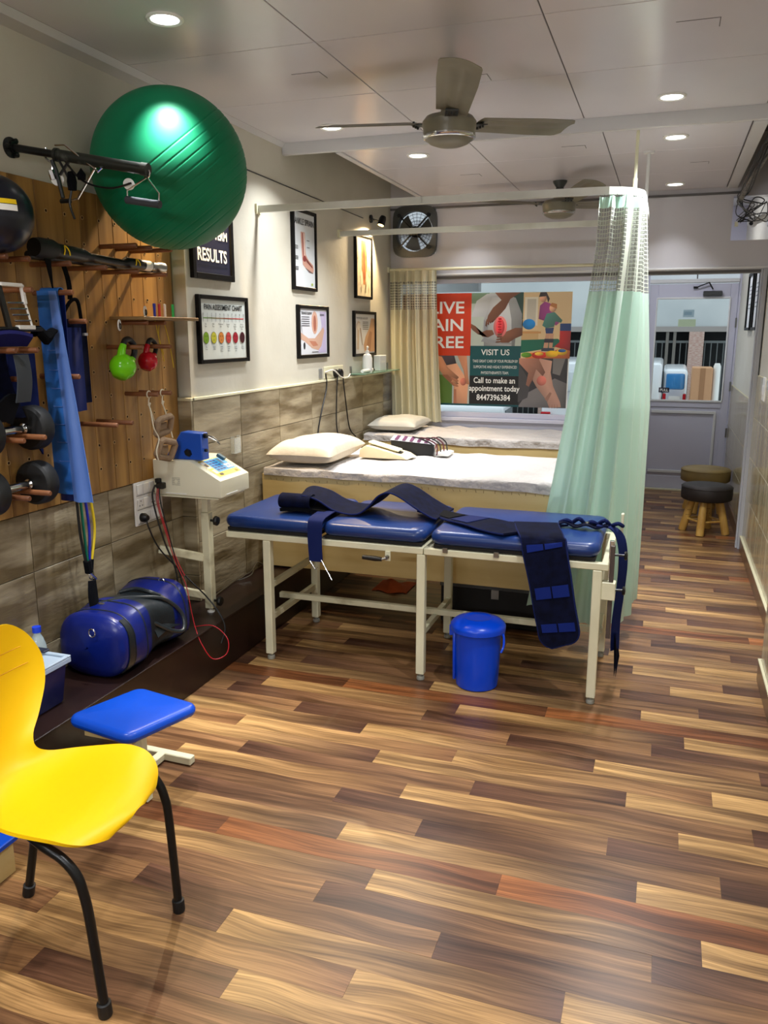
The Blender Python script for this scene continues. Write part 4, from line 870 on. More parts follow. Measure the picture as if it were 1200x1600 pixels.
MB().tube([f(-.2, -.006), f(.23, -.006)], .008, 8).build('base_bar', M_black, t)
o = MB().grid(lambda u, v: (-2.05 + .018 * math.cos(2 * PI * v), 2.30 + .10 * u, 1.545 + .012 * math.sin(u * 8) + .017 * math.sin(2 * PI * v) * (.5 + math.sin(PI * u))), 10, 10).build('fabric_knot', M_velcro)
recenter(tag(o, 'bunched black fabric strap between the finger exerciser and blue sheet', 'strap'))

# navy satchel-like brace at the left edge
t = thing('shoulder_brace', (-2.05, 2.15, 1.25), 'navy shoulder support slung over pegs at the picture edge, with grey strap', 'brace')
MB().grid(lambda u, v: (-2.04 + .03 * math.sin(PI * v), 1.95 + .30 * u, 1.503 + .045 * math.sin(PI * min(1, .25 + .75 * (1 - u))) * math.sin(PI * v) + .006), 12, 8, thick=.01).build('top_roll', mat('bright_navy', (18, 24, 110), .6), t)
MB().grid(lambda u, v: (-2.085 + .02 * math.sin(4 * u + 3 * v), 1.90 + .30 * u + .04 * v, 1.485 - .19 * v - .03 * u * v), 12, 10, thick=.03).build('body_panel', M_navy, t)
MB().grid(lambda u, v: (-2.02 + .012 * math.sin(3 * v), 2.165 + .065 * u - .01 * v, 1.480 - .155 * v), 4, 10, thick=.004).build('grey_strap', mat('grey_webbing', (58, 64, 70), .8), t)
MB().grid(lambda u, v: (-2.04 - .01 * v, 2.02 + .18 * u - .04 * v, 1.335 - .09 * v - .02 * math.sin(u * 6)), 8, 6, thick=.008).build('lower_strap', M_velcro, t)
MB().grid(lambda u, v: (-2.12, 2.24 + .13 * u, 1.48 - .16 * v - .2 * v * u), 8, 8, thick=.008).build('back_panel', M_navy2, t)

# dumbbells
def dumbbell(z, lab, disc=None):
    x = -2.094; t = thing('dumbbell', (x, 2.2, z - .075), lab, 'dumbbell', 'round-head dumbbells on the lower pegs')
    for (ya, yb) in ((2.040, 2.100), (2.268, 2.328)):
        MB().lathe([(0, 0), (.05, 0), (.068, .004), (.076, .012), (.078, .018), (.078, .052), (.076, .058), (.068, .066), (.05, .07), (0, .07)], (x, ya, z), 36, (0, 1, 0)).build('head', M_rubber, t, smooth=24)
    MB().lathe([(.011, 0), (.019, .0), (.019, .012), (.0125, .016), (.0155, .05), (.016, .084), (.0155, .118), (.0125, .152), (.019, .156), (.019, .168), (.011, .168)], (x, 2.100, z), 20, (0, 1, 0)).build('handle', M_chrome, t)
    if disc: MB().lathe([(0, -.0015), (.036, -.0015), (.038, 0)], (x, 2.040, z), 28, (0, 1, 0)).build('orange_disc', disc, t)
dumbbell(gz(8) + .0248, 'black dumbbell with chrome handle, upper of the pair on the pegs')
dumbbell(gz(10) + .0248, 'black dumbbell with orange end disc, lower of the pair on the pegs', mat('orange_disc', (226, 84, 24), .5))

# tube bands with handle
t = thing('resistance_tubes', (-2.08, 2.53, .45), 'green, blue and yellow resistance tubes with black handle hanging below the blue sheet', 'resistance tubes')
for k, (nm, cl) in enumerate((('green_tube', (0, 96, 74)), ('blue_tube', (20, 30, 150)), ('yellow_tube', (206, 180, 30)), ('black_tube', (16, 18, 20)))):
    y0 = (2.518, 2.545, 2.575, 2.498)[k]
    MB().tube(smoothpath([(-2.09, y0 - .01, 1.02), (-2.09, y0 - .006, .93), (-2.09, y0 + (-.0, .004, .006, -.002)[k], .80), (-2.09, lerp(y0, 2.53, .5), .685), (-2.09, lerp(y0, 2.535, .9), .65)]), .0055, 8).build(nm, mat(nm, cl, .4), t)
MB().tube([(-2.09, 2.523, .68), (-2.09, 2.53, .63)], .016, 8).tube([(-2.09, 2.548, .68), (-2.09, 2.54, .64)], .01, 8).build('sleeve', M_velcro, t)
MB().tube([(-2.085, 2.535 + .013 * math.cos(R(a)), .618 + .016 * math.sin(R(a))) for a in range(0, 360, 30)], .003, 6, closed=True).tube([(-2.08, 2.525, .63), (-2.075, 2.55, .60)], .004, 6).build('carabiner', M_chrome, t)
MB().grid(lambda u, v: (-2.085 + .012 * math.sin(PI * u), 2.513 + .036 * u + .012 * v + (-.012 * math.sin(PI * v) if u < .5 else 0), .60 - .16 * v), 8, 12, thick=.012).build('strap_handle', M_velcro, t)

# pulley arm with triangular handles
t = thing('pulley_arm', (WX, 2.42, 2.05), 'black wall-mounted pulley arm with white wheels and triangular handle, in front of the green ball', 'pulley')
MB().lathe([(0, 0), (.034, 0), (.034, .006), (.02, .01), (.02, .02), (0, .02)], (WX, 2.42, 2.172), 24, (1, 0, 0)).build('wall_flange', M_blackm, t)
bm_ = MB()
for a in (60, 180, 300): bm_.lathe([(0, .006), (.009, .006), (.009, .018), (0, .02)], (WX, 2.42 + .026 * math.cos(R(a)), 2.172 + .026 * math.sin(R(a))), 8, (1, 0, 0))
bm_.build('flange_bolt', M_black, t)
A0, A1 = Vector((WX + .01, 2.42, 2.172)), Vector((-1.665, 2.445, 2.075))
MB().tube([A0, A0.lerp(A1, .5)], .013, 16).build('inner_tube', M_blackm, t)
MB().tube([A0.lerp(A1, .34), A1], .0185, 18).tube([A0.lerp(A1, .33), A0.lerp(A1, .35)], .022, 18).tube([A0.lerp(A1, .97), A1 + (A1 - A0).normalized() * .01], .0205, 18).build('outer_tube', mat('scuffed_black', (36, 40, 36), .38, col2=(96, 98, 92), scale=22, lo=.56, hi=.72), t)
def pulley(cc, r):
    p = MB().lathe([(0, -.006), (r, -.006), (r * .84, -.001), (r * .84, .001), (r, .006), (0, .006)], cc, 28, (.5, -.85, 0)).build('pulley_wheel', M_white2, t)
    MB().lathe([(0, -.009), (.004, -.009), (.004, .009), (0, .009)], cc, 10, (.5, -.85, 0)).build('axle', M_steel, p)
pulley((-2.015, 2.44, 2.063), .021); pulley((-1.74, 2.455, 2.035), .018)
MB().tube(smoothpath([(-2.045, 2.43, 2.165), (-2.05, 2.43, 2.135), (-2.025, 2.43, 2.11), (-2.03, 2.43, 2.075)]), .004, 6).tube([(-2.03, 2.428, 2.09), (-2.022, 2.43, 2.06)], .011, 6).build('hook', M_chrome, t)
wr_ = MB().tube([(-1.99, 2.41, 2.165), (-1.95, 2.41, 2.163), (-1.84, 2.43, 2.075), (-1.825, 2.43, 2.085), (-1.84, 2.43, 2.10)], .0035, 6).tube([(-1.85, 2.43, 2.09), (-1.93, 2.43, 1.995), (-1.99, 2.43, 1.985)], .0035, 6)
wr_.build('wire_handle', M_chrome, t)
MB().tube(smoothpath([(-1.97, 2.425, 2.12), (-1.90, 2.425, 2.05), (-1.80, 2.43, 2.022), (-1.72, 2.44, 2.035)]), .0035, 6).tube(smoothpath([(-1.99, 2.425, 2.12), (-1.95, 2.425, 2.04), (-1.96, 2.425, 1.98), (-1.945, 2.425, 1.93)]), .004, 6).build('black_cord', M_black, t)
MB().lathe([(0, -.03), (.014, -.028), (.017, 0), (.012, .03), (0, .034)], (-1.945, 2.425, 2.05), 7).lathe([(0, -.02), (.013, -.018), (.015, 0), (0, .02)], (-1.90, 2.42, 2.07), 7).build('cord_knot', M_velcro, t)
MB().tube([A0.lerp(A1, .30) + Vector((0, 0, -.02)), (-2.01, 2.43, 2.09), (-1.99, 2.43, 2.0)], .007, 6).tube([(-1.995, 2.43, 2.075), (-1.955, 2.43, 2.115)], .005, 6).tube([(-2.0, 2.43, 1.99), (-1.96, 2.43, 1.99)], .008, 6).build('clamp', M_black, t)
h1, h2, ap = Vector((-1.745, 2.45, 1.985)), Vector((-1.625, 2.45, 1.965)), Vector((-1.665, 2.45, 2.052))
MB().tube([ap, (-1.745, 2.45, 2.015), h1], .0028, 6).tube([ap, (-1.622, 2.45, 2.0), h2], .0028, 6).tube([ap + Vector((.012 * math.cos(R(a)), 0, .012 + .014 * math.sin(R(a)))) for a in range(0, 360, 40)], .0025, 6, closed=True).build('stirrup', M_chrome, t)
MB().tube([h1 + (h1 - h2) * .04, h2 + (h2 - h1) * .04], .0125, 14).build('hand_grip', mat('grey_foam', (62, 66, 72), .8), t)

# ---------------------------------------------------------------- switches and sockets
t = thing('switchboard', (WX + .012, 3.05, .715), 'large white switch panel with three rows of modules, low beside the pegboard', 'socket')
xw = WX + .012
MB().box((xw, 2.95, .712), (xw + .008, 3.16, .908)).build('face_plate', M_white2, t, bevel=.003)
for r_, zz in enumerate((.852, .788, .724)):
    MB().box((xw + .008, 2.965, zz - .006), (xw + .009, 3.15, zz - .004)).build('groove', M_groove, t)
    for q in range(4):
        y0 = 2.967 + .046 * q
        k = MB().box((xw + .008, y0, zz), (xw + .0125, y0 + .043, zz + .045)).build('switch' if (r_, q) not in ((1, 0), (2, 0)) else 'socket', M_white2, t, bevel=.002)
        if (r_, q) in ((1, 0), (2, 0), (1, 2)):
            h_ = MB()
            for (dy, dz) in ((0, .012), (-.01, -.008), (.01, -.008)): h_.lathe([(0, .0128), (.0032, .0128)], (xw, y0 + .0215 + dy, zz + .0225 + dz), 8, (1, 0, 0))
            h_.build('pin_hole', M_dark, k)
p = thing('power_plug', (xw + .0126, 2.992, .73), 'black three-pin plug in the lowest row of the switch panel', 'plug')
MB().lathe([(0, 0), (.02, 0), (.02, .016), (.012, .03), (0, .031)], (xw + .0126, 2.99, .748), 16, (1, 0, 0), sy=1.1).build('plug_body', M_black, p)
M_wire = M_black
MB().tube(smoothpath([(xw + .035, 2.99, .742), (xw + .045, 2.99, .70), (-2.10, 3.02, .60), (-2.03, 3.08, .48), (-1.98, 3.10, .42), (-1.93, 3.12, .36), (-1.87, 3.12, .29), (-1.83, 3.10, .23), (-1.83, 3.06, .17)], 6), .0035, 6).build('power_cord', M_wire, p)
t = thing('wall_socket', (PX + .001, 5.1, 1.24), 'double wall socket with two black plugs above the stone, beside the elbow chart', 'socket')
MB().box((PX, 4.95, 1.255), (PX + .008, 5.28, 1.335)).build('face_plate', M_cream, t, bevel=.003)
for y in (5.12, 5.21): MB().lathe([(0, 0), (.024, 0), (.022, .02), (0, .03)], (PX + .008, y, 1.285), 14, (1, 0, 0), sy=1.4).build('plug', M_black, t)
MB().box((PX, 4.87, 1.262), (PX + .006, 4.92, 1.325)).build('switch', mat('grey_switch', (130, 130, 126), .4), t, bevel=.002)
for pts, mm in (([(PX + .03, 5.12, 1.28), (PX + .03, 5.10, 1.15), (PX + .03, 5.09, .95), (PX + .05, 5.09, .84)], M_black), ([(PX + .03, 5.21, 1.28), (PX + .03, 5.26, 1.1), (PX + .03, 5.33, .9), (PX + .05, 5.40, .83)], M_black), ([(PX + .012, 4.96, 1.29), (PX + .02, 4.95, 1.2), (PX + .02, 4.86, 1.05), (PX + .02, 4.80, .92), (PX + .04, 4.78, .83)], M_black), ([(PX + .012, 4.95, 1.30), (PX + .03, 5.05, 1.31), (PX + .04, 5.16, 1.26), (PX + .03, 5.3, 1.25), (PX + .02, 5.38, 1.27)], M_white2)):
    MB().tube(smoothpath(pts), .0045, 6).build('cord', mm, t)
t = thing('glass_shelf', (-2.05, 5.85, 1.255), 'small glass wall shelf holding a spray bottle, by the shoulder chart', 'shelf')
MB().box((PX, 5.42, 1.262), (-2.0, 6.24, 1.270)).build('glass_plate', mat('green_glass', (120, 160, 140), .08, alpha=.75), t, bevel=.002)
MB().box((PX, 5.42, 1.26), (PX + .01, 5.44, 1.32)).box((PX, 6.22, 1.26), (PX + .01, 6.24, 1.32)).build('bracket', M_steel, t)
p = thing('spray_bottle', (-2.05, 5.62, 1.27), 'white pump bottle standing on the small glass shelf', 'bottle')
MB().lathe([(0, 0), (.034, 0), (.036, .01), (.036, .10), (.028, .125), (.014, .135), (0, .136)], (-2.05, 5.62, 1.2705), 20).build('bottle_body', M_white2, p)
MB().lathe([(0, .135), (.014, .135), (.014, .155), (.006, .158), (.006, .185), (0, .186)], (-2.05, 5.62, 1.2705), 12).tube([(-2.05, 5.62, 1.455), (-2.03, 5.58, 1.45)], .006, 6).build('pump', M_white2, p)
p = thing('white_box', (-2.06, 5.92, 1.27), 'small white carton standing on the small glass shelf', 'box')
MB().box((-2.09, 5.87, 1.2705), (-2.04, 6.02, 1.385)).build('carton', M_white, p, bevel=.003)
MB().box((-2.041, 5.9, 1.33), (-2.039, 5.99, 1.345)).build('flap', M_white2, p)
p = thing('white_tube', (-2.03, 5.55, 1.27), 'white cosmetic tube lying at the edge of the small glass shelf', 'tube')
MB().tube([(-2.03, 5.46, 1.285), (-2.03, 5.66, 1.288)], [.012, .014], 12).build('tube_body', M_white2, p)
MB().tube([(-2.03, 5.665, 1.288), (-2.03, 5.70, 1.288)], .010, 12).build('tube_cap', M_black, p)
o = MB().box((PX + .001, 3.69, .94), (PX + .035, 3.755, .943)).box((PX + .001, 3.69, .94), (PX + .003, 3.755, 1.05)).box((PX + .033, 3.69, .94), (PX + .035, 3.755, 1.02)).box((PX + .001, 3.69, .94), (PX + .035, 3.692, 1.03)).box((PX + .001, 3.753, .94), (PX + .035, 3.755, 1.03)).build('acrylic_holder', M_clear, bevel=0)
recenter(tag(o, 'clear acrylic holder fixed to the stone wall above the therapy unit', 'holder'))
t = thing('wall_switch', (.61, 6.0, 1.1), 'white switch plate on the right wall beside the sliding post', 'switch')
MB().box((.604, 5.74, 1.12), (.612, 5.88, 1.27)).build('face_plate', M_white2, t, bevel=.002)
MB().box((.599, 5.77, 1.16), (.604, 5.80, 1.22)).box((.599, 5.82, 1.16), (.604, 5.85, 1.22)).build('rocker', M_white, t, bevel=.001)

# ---------------------------------------------------------------- therapy unit on its stand
t = thing('equipment_stand', (-1.975, 3.22, .252), 'cream metal pedestal stand under the therapy unit', 'stand')
MB().box((-1.993, 3.20, .272), (-1.953, 3.24, .74)).build('outer_post', M_creamw, t, bevel=.003)
MB().box((-1.988, 3.205, .74), (-1.958, 3.235, .83)).build('inner_post', M_cream, t, bevel=.002)
MB().bar((-1.993, 3.21, .52), (-2.16, 3.10, .575), .026, .036).build('upper_arm', M_creamw, t, bevel=.003)
MB().bar((-1.993, 3.21, .335), (-2.16, 3.10, .392), .026, .036).build('lower_arm', M_creamw, t, bevel=.003)
MB().lathe([(0, 0), (.018, 0), (.018, .006), (.008, .008), (.008, .022), (0, .022)], (-1.973, 3.22, .252), 16).build('levelling_foot', M_white2, t)
for z in (.70, .31):
    MB().tube([(-1.953, 3.22, z), (-1.93, 3.22, z)], .006, 8).lathe([(0, 0), (.022, 0), (.024, .01), (.02, .016), (0, .018)], (-1.93, 3.22, z), 8, (1, 0, 0)).build('knob', M_black, t)
MB().box((-2.15, 3.09, .828), (-1.83, 3.33, .836)).build('tray', M_cream, t, bevel=.002)
t = thing('therapy_unit', (-1.98, 3.21, .838), 'cream electrotherapy unit with sloped blue and yellow keypad on the stand', 'medical device')
prof = [(-2.155, .838), (-1.812, .838), (-1.812, .915), (-1.965, .997), (-2.155, .997)]
MB().prism(prof, lambda u, v: (u, 3.085, v), lambda u, v: (u, 3.345, v)).build('casing', mat('device_cream', (226, 222, 196), .35), t, bevel=.006, bseg=2)
# keypad on slope
s0, s1 = Vector((-1.812, 0, .915)), Vector((-1.965, 0, .997)); sd = (s1 - s0); sl = sd.length; sd.normalize(); og = s0 + Vector((0, 3.085, 0)) + sd * 0
kp = [((206, 206, 196), rect(.03, .02, .235, sl - .012)), ((232, 206, 84), rect(.035, .025, .23, sl - .02)), ((44, 150, 214), rect(.075, .055, .225, sl - .025)), ((214, 214, 206), rect(.04, .09, .07, sl - .03)), ((214, 214, 206), rect(.045, .05, .07, .08))]
for i in range(3):
    for j in range(5): kp.append(((20, 60, 130), rect(.085 + .026 * i, .066 + .016 * j, .105 + .026 * i, .076 + .016 * j)))
for i in range(2):
    for j in range(2): kp.append(((216, 226, 228), rect(.17 + .024 * i, .064 + .018 * j, .19 + .024 * i, .078 + .018 * j)))
kp += [((80, 60, 46), rect(.045, .105, .065, .125)), ((30, 30, 30), rect(.06, .032, .085, .046)), ((160, 130, 50), rect(.195, .032, .215, .046))]
flat(t, og, (0, 1, 0), sd, kp, 'keypad', step=.00008, off=.0008)
MB().box((-1.935, 3.265, .985), (-1.895, 3.285, .999), rot=Matrix.Rotation(R(28), 3, 'Y')).build('knob', mat('steel_blue', (50, 90, 110), .4), t)
v = MB()
for i in range(11):
    for j in range(9):
        if abs(i - 5) + abs(j - 4) > 2: v.lathe([(0, .0006), (.0011, .0006)], (-2.057 + .0038 * i, 3.085, .885 + .0042 * j), 6, (0, -1, 0))
v.build('vent_hole', M_dark, t, smooth=0)['kind'] = 'stuff'
MB().box((-2.095, 3.082, .845), (-1.985, 3.0855, .849)).box((-1.8125, 3.13, .846), (-1.809, 3.23, .850)).box((-1.899, 3.083, .845), (-1.895, 3.0855, .849)).build('panel_lip', M_white2, t, bevel=.001)
MB().box((-2.135, 3.062, .893), (-2.112, 3.085, .913)).box((-2.125, 3.055, .868), (-2.09, 3.085, .895)).build('power_inlet', M_black, t, bevel=.003)
MB().tube([(-2.12, 3.06, .882), (-2.085, 3.05, .884)], .011, 8).build('lead_plug', M_black, t)
w1 = MB().tube(smoothpath([(-2.13, 3.06, .885), (-2.135, 3.04, .84), (-2.12, 3.04, .75), (-2.09, 3.05, .62), (-2.05, 3.06, .5), (-2.04, 3.06, .38), (-2.04, 3.08, .30), (-2.03, 3.1, .258)]), .0042, 6)
w1.tube(smoothpath([(-2.11, 3.06, .87), (-2.10, 3.05, .80), (-2.06, 3.06, .6), (-2.03, 3.07, .45), (-2.0, 3.06, .36), (-1.96, 3.0, .30), (-1.93, 2.95, .262)]), .003, 6).build('black_lead', M_black, t)
MB().tube(smoothpath([(-2.118, 3.055, .87), (-2.115, 3.045, .80), (-2.08, 3.05, .66), (-2.05, 3.06, .54), (-2.0, 3.06, .43), (-1.94, 3.0, .33), (-1.89, 2.95, .27), (-1.85, 2.93, .21), (-1.81, 2.95, .14), (-1.77, 3.0, .15), (-1.78, 3.03, .21), (-1.85, 3.03, .262), (-1.93, 3.0, .258)]), .0021, 6).tube(smoothpath([(-2.112, 3.055, .87), (-2.108, 3.045, .80), (-2.085, 3.05, .70), (-2.05, 3.065, .56), (-2.01, 3.07, .47)]), .0021, 6).build('red_lead', M_redw, t)
t = thing('blue_holder', (-1.99, 3.16, 1.0), 'blue sloping plastic holder with black knob on top of the therapy unit', 'holder')
MB().prism([(-2.11, .9975), (-1.915, .9975), (-1.918, 1.118), (-2.02, 1.122)], lambda u, v: (u, 3.115, v), lambda u, v: (u, 3.175, v)).build('wedge_body', mat('royal_blue_plastic', (26, 78, 180), .35), t, bevel=.004)
MB().lathe([(0, 0), (.016, 0), (.014, .012), (0, .014)], (-1.985, 3.115, 1.03), 6, (0, -1, 0), sy=1.25).build('knob', M_black, t)
MB().tube([(-1.918, 3.14, 1.105), (-1.903, 3.14, 1.105)], .011, 8).build('side_clip', M_blackm, t)
MB().tube([(-1.916, 3.14, 1.04), (-1.904, 3.14, 1.04)], .007, 8).build('side_clip', M_blackm, t)
MB().tube(smoothpath([(-1.905, 3.14, 1.105), (-1.87, 3.14, 1.10), (-1.845, 3.15, 1.07), (-1.87, 3.16, 1.08), (-1.905, 3.15, 1.10)]), .003, 6).build('clip_wire', M_steel, t)

# ---------------------------------------------------------------- objects on the ledge
t = thing('duffel_bag', (-2.03, 2.66, .252), 'royal blue and black glossy duffel bag lying on the brown ledge', 'bag')
M_bag = mat('bag_blue_vinyl', (10, 28, 108), .28, col2=(7, 20, 82), scale=6, bump=.3, bscale=5, bdist=.02)
M_bagk = mat('bag_black_vinyl', (24, 30, 34), .36, bump=.3, bscale=9, bdist=.02)
def bagr(u):
    # radius along length with rounded ends and pinched black middle
    e = min(u / .09, (1 - u) / .09, 1); s = math.sqrt(max(1 - (1 - e) ** 2, 0.0004)); dip = 1 - .10 * math.exp(-((u - .55) / .16) ** 2); return s * dip
def bagp(u, v):
    a = 2 * PI * v; rr = bagr(u); y = lerp(2.375, 2.935, u); cx_ = lerp(-2.005, -2.03, u)
    sx = abs(math.cos(a)) ** .66 * (1 if math.cos(a) > 0 else -1); sz = abs(math.sin(a)) ** .66 * (1 if math.sin(a) > 0 else -1)
    return (cx_ + .152 * rr * sx + .006 * math.sin(11 * u + 3 * a), y, .252 + .128 + .128 * rr * sz + (.006 * math.sin(14 * u + a) if sz > 0 else 0))
def bagseg(u0, u1, nm, m_): return MB().grid(lambda u, v: bagp(lerp(u0, u1, u), 1 - v), 22, 40).build(nm, m_, t, smooth=70)
bagseg(0, .42, 'near_body', M_bag); bagseg(.42, .70, 'middle_panel', M_bagk); bagseg(.70, 1, 'far_body', M_bag)
for u in (.17, .34, .86):
    MB().tube([Vector(bagp(u, q / 40)) for q in range(40)], .0035, 6, closed=True).build('piping', M_bagk, t)
ep = [(.02, 0)]
MB().grid(lambda u, v: (lambda q: (q[0] + .003, q[1] - .004, q[2]))(bagp(.10 + .06 * u, -.13 + .26 * v)), 3, 14, thick=.004).build('side_strap', M_bagk, t)
for (px_, py_, pz_) in ((-1.965, 2.372, .452), (-1.985, 2.86, .508)):
    MB().tube([(px_ + .014 * math.cos(R(a)), py_ - .006, pz_ + .016 * math.sin(R(a))) for a in range(0, 360, 30)], .0028, 6, closed=True).build('d_ring', M_chrome, t)
MB().tube(smoothpath([(-2.07, 2.540, .497), (-2.02, 2.600, .506), (-1.96, 2.660, .50), (-1.90, 2.740, .475), (-1.86, 2.800, .40), (-1.84, 2.780, .335), (-1.86, 2.720, .35), (-1.89, 2.640, .41), (-1.92, 2.600, .45)]), .0085, 8).tube(smoothpath([(-2.10, 2.720, .49), (-2.04, 2.740, .505), (-1.97, 2.740, .50), (-1.93, 2.760, .48)]), .0085, 8).build('carry_handle', M_bagk, t)
MB().grid(lambda u, v: (lerp(-1.915, -1.87, v) , lerp(2.64, 2.80, u), lerp(.44, .345, v) + .01 * math.sin(PI * u)), 8, 6, thick=.004).build('side_pocket', M_bagk, t)
MB().box((-2.06, 2.525, .498), (-2.035, 2.540, .506)).build('zip_pull', M_chrome, t)
# storage tub
t = thing('storage_tub', (-2.05, 2.05, .252), 'navy plastic storage tub with pale grey lid on the ledge behind the yellow chair', 'storage box')
x0, x1, y0, y1 = -2.16, -1.95, 1.86, 2.215
bx = [(x0 + .02, y0 + .02, .2525), (x1 - .02, y0 + .02, .2525), (x1 - .02, y1 - .02, .2525), (x0 + .02, y1 - .02, .2525), (x0 + .005, y0 + .005, .40), (x1 - .005, y0 + .005, .40), (x1 - .005, y1 - .005, .40), (x0 + .005, y1 - .005, .40)]
MB().add(bx, [(3, 2, 1, 0), (4, 5, 6, 7), (0, 1, 5, 4), (1, 2, 6, 5), (2, 3, 7, 6), (3, 0, 4, 7)]).build('tub_body', mat('tub_navy', (10, 18, 72), .35), t, bevel=.01, bseg=2)
MB().box((x0 - .004, y0 - .004, .40), (x1 + .006, y1 + .006, .418)).box((x0 - .004, y0 - .004, .418), (x1 + .006, y0 + .01, .426)).box((x0 - .004, y1 - .01, .418), (x1 + .006, y1 + .006, .426)).box((x1 - .01, y0 + .01, .418), (x1 + .006, y1 - .01, .426)).box((x0 - .004, y0 + .01, .418), (x0 + .01, y1 - .01, .426)).build('lid', mat('lid_grey', (168, 184, 200), .35), t, bevel=.002)
MB().box((x0 + .03, y1 - .02, .4265), (x0 + .12, y1 + .012, .435)).build('lid_latch', mat('latch_dark', (26, 32, 52), .4), t, bevel=.003)
# bottle
t = thing('water_bottle', (-2.12, 2.26, .252), 'clear plastic water bottle with blue cap on the ledge, behind the yellow chair', 'bottle')
MB().lathe([(0, 0), (.028, 0), (.031, .006), (.031, .15), (.029, .17), (.02, .20), (.012, .215), (.012, .225), (0, .226)], (-2.125, 2.262, .2525), 20).build('bottle_body', M_bottle, t)
MB().lathe([(0, .222), (.0155, .222), (.0155, .243), (0, .244)], (-2.125, 2.262, .2525), 20).build('bottle_cap', mat('cap_blue', (20, 60, 200), .4), t)
o = MB().tube([(PX + .003, 3.90, 2.37), (PX + .003, 4.8, 2.357), (PX + .003, 5.7, 2.345)], .0035, 5).build('wall_cable', M_darkgrey)
recenter(tag(o, 'thin dark cable running along the upper poster wall to the spotlight', 'cable'))
# loose wire along the wall foot
o = MB().tube(smoothpath([(-2.07, 3.42, .258), (-2.08, 3.55, .262), (-2.085, 3.70, .272), (-2.07, 3.80, .275), (-2.085, 3.9, .30), (-2.08, 3.96, .275)]), .004, 6).tube(smoothpath([(-2.08, 3.68, .262), (-2.05, 3.76, .27), (-2.06, 3.82, .285)]), .003, 5).build('loose_wire', M_steel)
recenter(tag(o, 'loose silvery wires lying along the wall foot on the brown ledge', 'wire'))

# ---------------------------------------------------------------- yellow chair
CF = Vector((.995, .098, 0)); CL = Vector((-.098, .995, 0)); CO = Vector((-1.366, 1.454, 0))
def cp(a, b, z): return CO + CF * a + CL * b + Vector((0, 0, z))
t = thing('plastic_chair', CO, 'bright yellow moulded plastic chair with black tube legs, cut by the picture edge', 'chair')
# profile: (a, z, half width, curl)
PR = [(-.20, .818, .095, .0), (-.203, .810, .145, .004), (-.205, .775, .190, .010), (-.203, .73, .216, .016), (-.197, .68, .226, .02), (-.188, .62, .206, .024), (-.176, .56, .156, .026), (-.162, .51, .112, .024), (-.14, .472, .104, .02), (-.105, .448, .126, .016), (-.05, .437, .172, .014), (.02, .442, .198, .012), (.08, .449, .210, .010), (.135, .453, .206, .004), (.175, .449, .188, -.004), (.205, .441, .156, -.010), (.226, .430, .108, -.012), (.232, .425, .055, -.010)]
PS = []
for i in range(len(PR) - 1):
    for q in range(4):
        p0, p1, p2, p3 = [PR[max(min(j, len(PR) - 1), 0)] for j in (i - 1, i, i + 1, i + 2)]; s = q / 4
        PS.append(tuple(.5 * (2 * p1[k] + (p2[k] - p0[k]) * s + (2 * p0[k] - 5 * p1[k] + 4 * p2[k] - p3[k]) * s * s + (3 * p1[k] - p0[k] - 3 * p2[k] + p3[k]) * s ** 3) for k in range(4)))
PS.append(PR[-1])
def seat(u, v):
    i = min(int(u * (len(PS) - 1)), len(PS) - 2); s = u * (len(PS) - 1) - i; p = [lerp(PS[i][k], PS[i + 1][k], s) for k in range(4)]
    w = (v - .5) * 2; i2 = min(i + 1, len(PS) - 1); da, dz = PS[i2][0] - PS[i][0], PS[i2][1] - PS[i][1]; L = math.hypot(da, dz) or 1
    na, nz = -dz / L, da / L   # normal pointing to the sitter
    if na < 0 and nz < .3: na, nz = -na, -nz
    cu = p[3] * abs(w) ** 2.5 * 1.6
    return cp(p[0] + na * cu, w * p[2], p[1] + nz * cu)
MB().grid(seat, 68, 26, thick=.009).build('seat_shell', M_yellow, t, smooth=60)
MB().tube([Vector(seat(.165, q / 20)) + CF * .0052 for q in range(2, 19)], .0012, 5).tube([Vector(seat(.225, q / 20)) + CF * .0052 for q in range(2, 19)], .0012, 5).build('mould_line', mat('yellow_shade', (214, 154, 0), .35), t)
def leg(pts, r=.0115):
    o = MB().tube(smoothpath([cp(*p) for p in pts], 6), r, 14).build('leg', M_blackm, t)
    p = Vector(cp(*pts[-1])); d = (Vector(cp(*pts[-2])) - p).normalized()
    MB().tube([p - Vector((0, 0, .0)), p + d * .004, p + d * .036, p + d * .038], [.0145, .0165, .0165, .012], 14).build('rubber_foot', M_rubber, o)
leg([(-.04, -.10, .424), (.04, -.15, .428), (.10, -.178, .424), (.150, -.183, .403), (.184, -.185, .368), (.198, -.185, .322), (.207, -.183, .242), (.222, -.178, .0)])
leg([(-.04, .10, .424), (.04, .15, .428), (.12, .172, .426), (.165, .176, .412), (.19, .177, .385), (.205, .177, .345), (.213, .178, .28), (.224, .182, .0)])
leg([(.05, -.10, .418), (-.02, -.12, .416), (-.09, -.135, .41), (-.125, -.142, .38), (-.14, -.145, .34), (-.222, -.178, .0)])
leg([(.05, .10, .418), (-.02, .12, .416), (-.09, .125, .41), (-.125, .128, .38), (-.14, .13, .34), (-.222, .145, .0)])
MB().box((-.06, -.13, 0), (.06, .13, .006)).xf(Matrix.Translation(cp(0.01, 0, .420)) @ Matrix.Rotation(R(5.6), 4, 'Z')).build('mounting_plate', M_blackm, t)

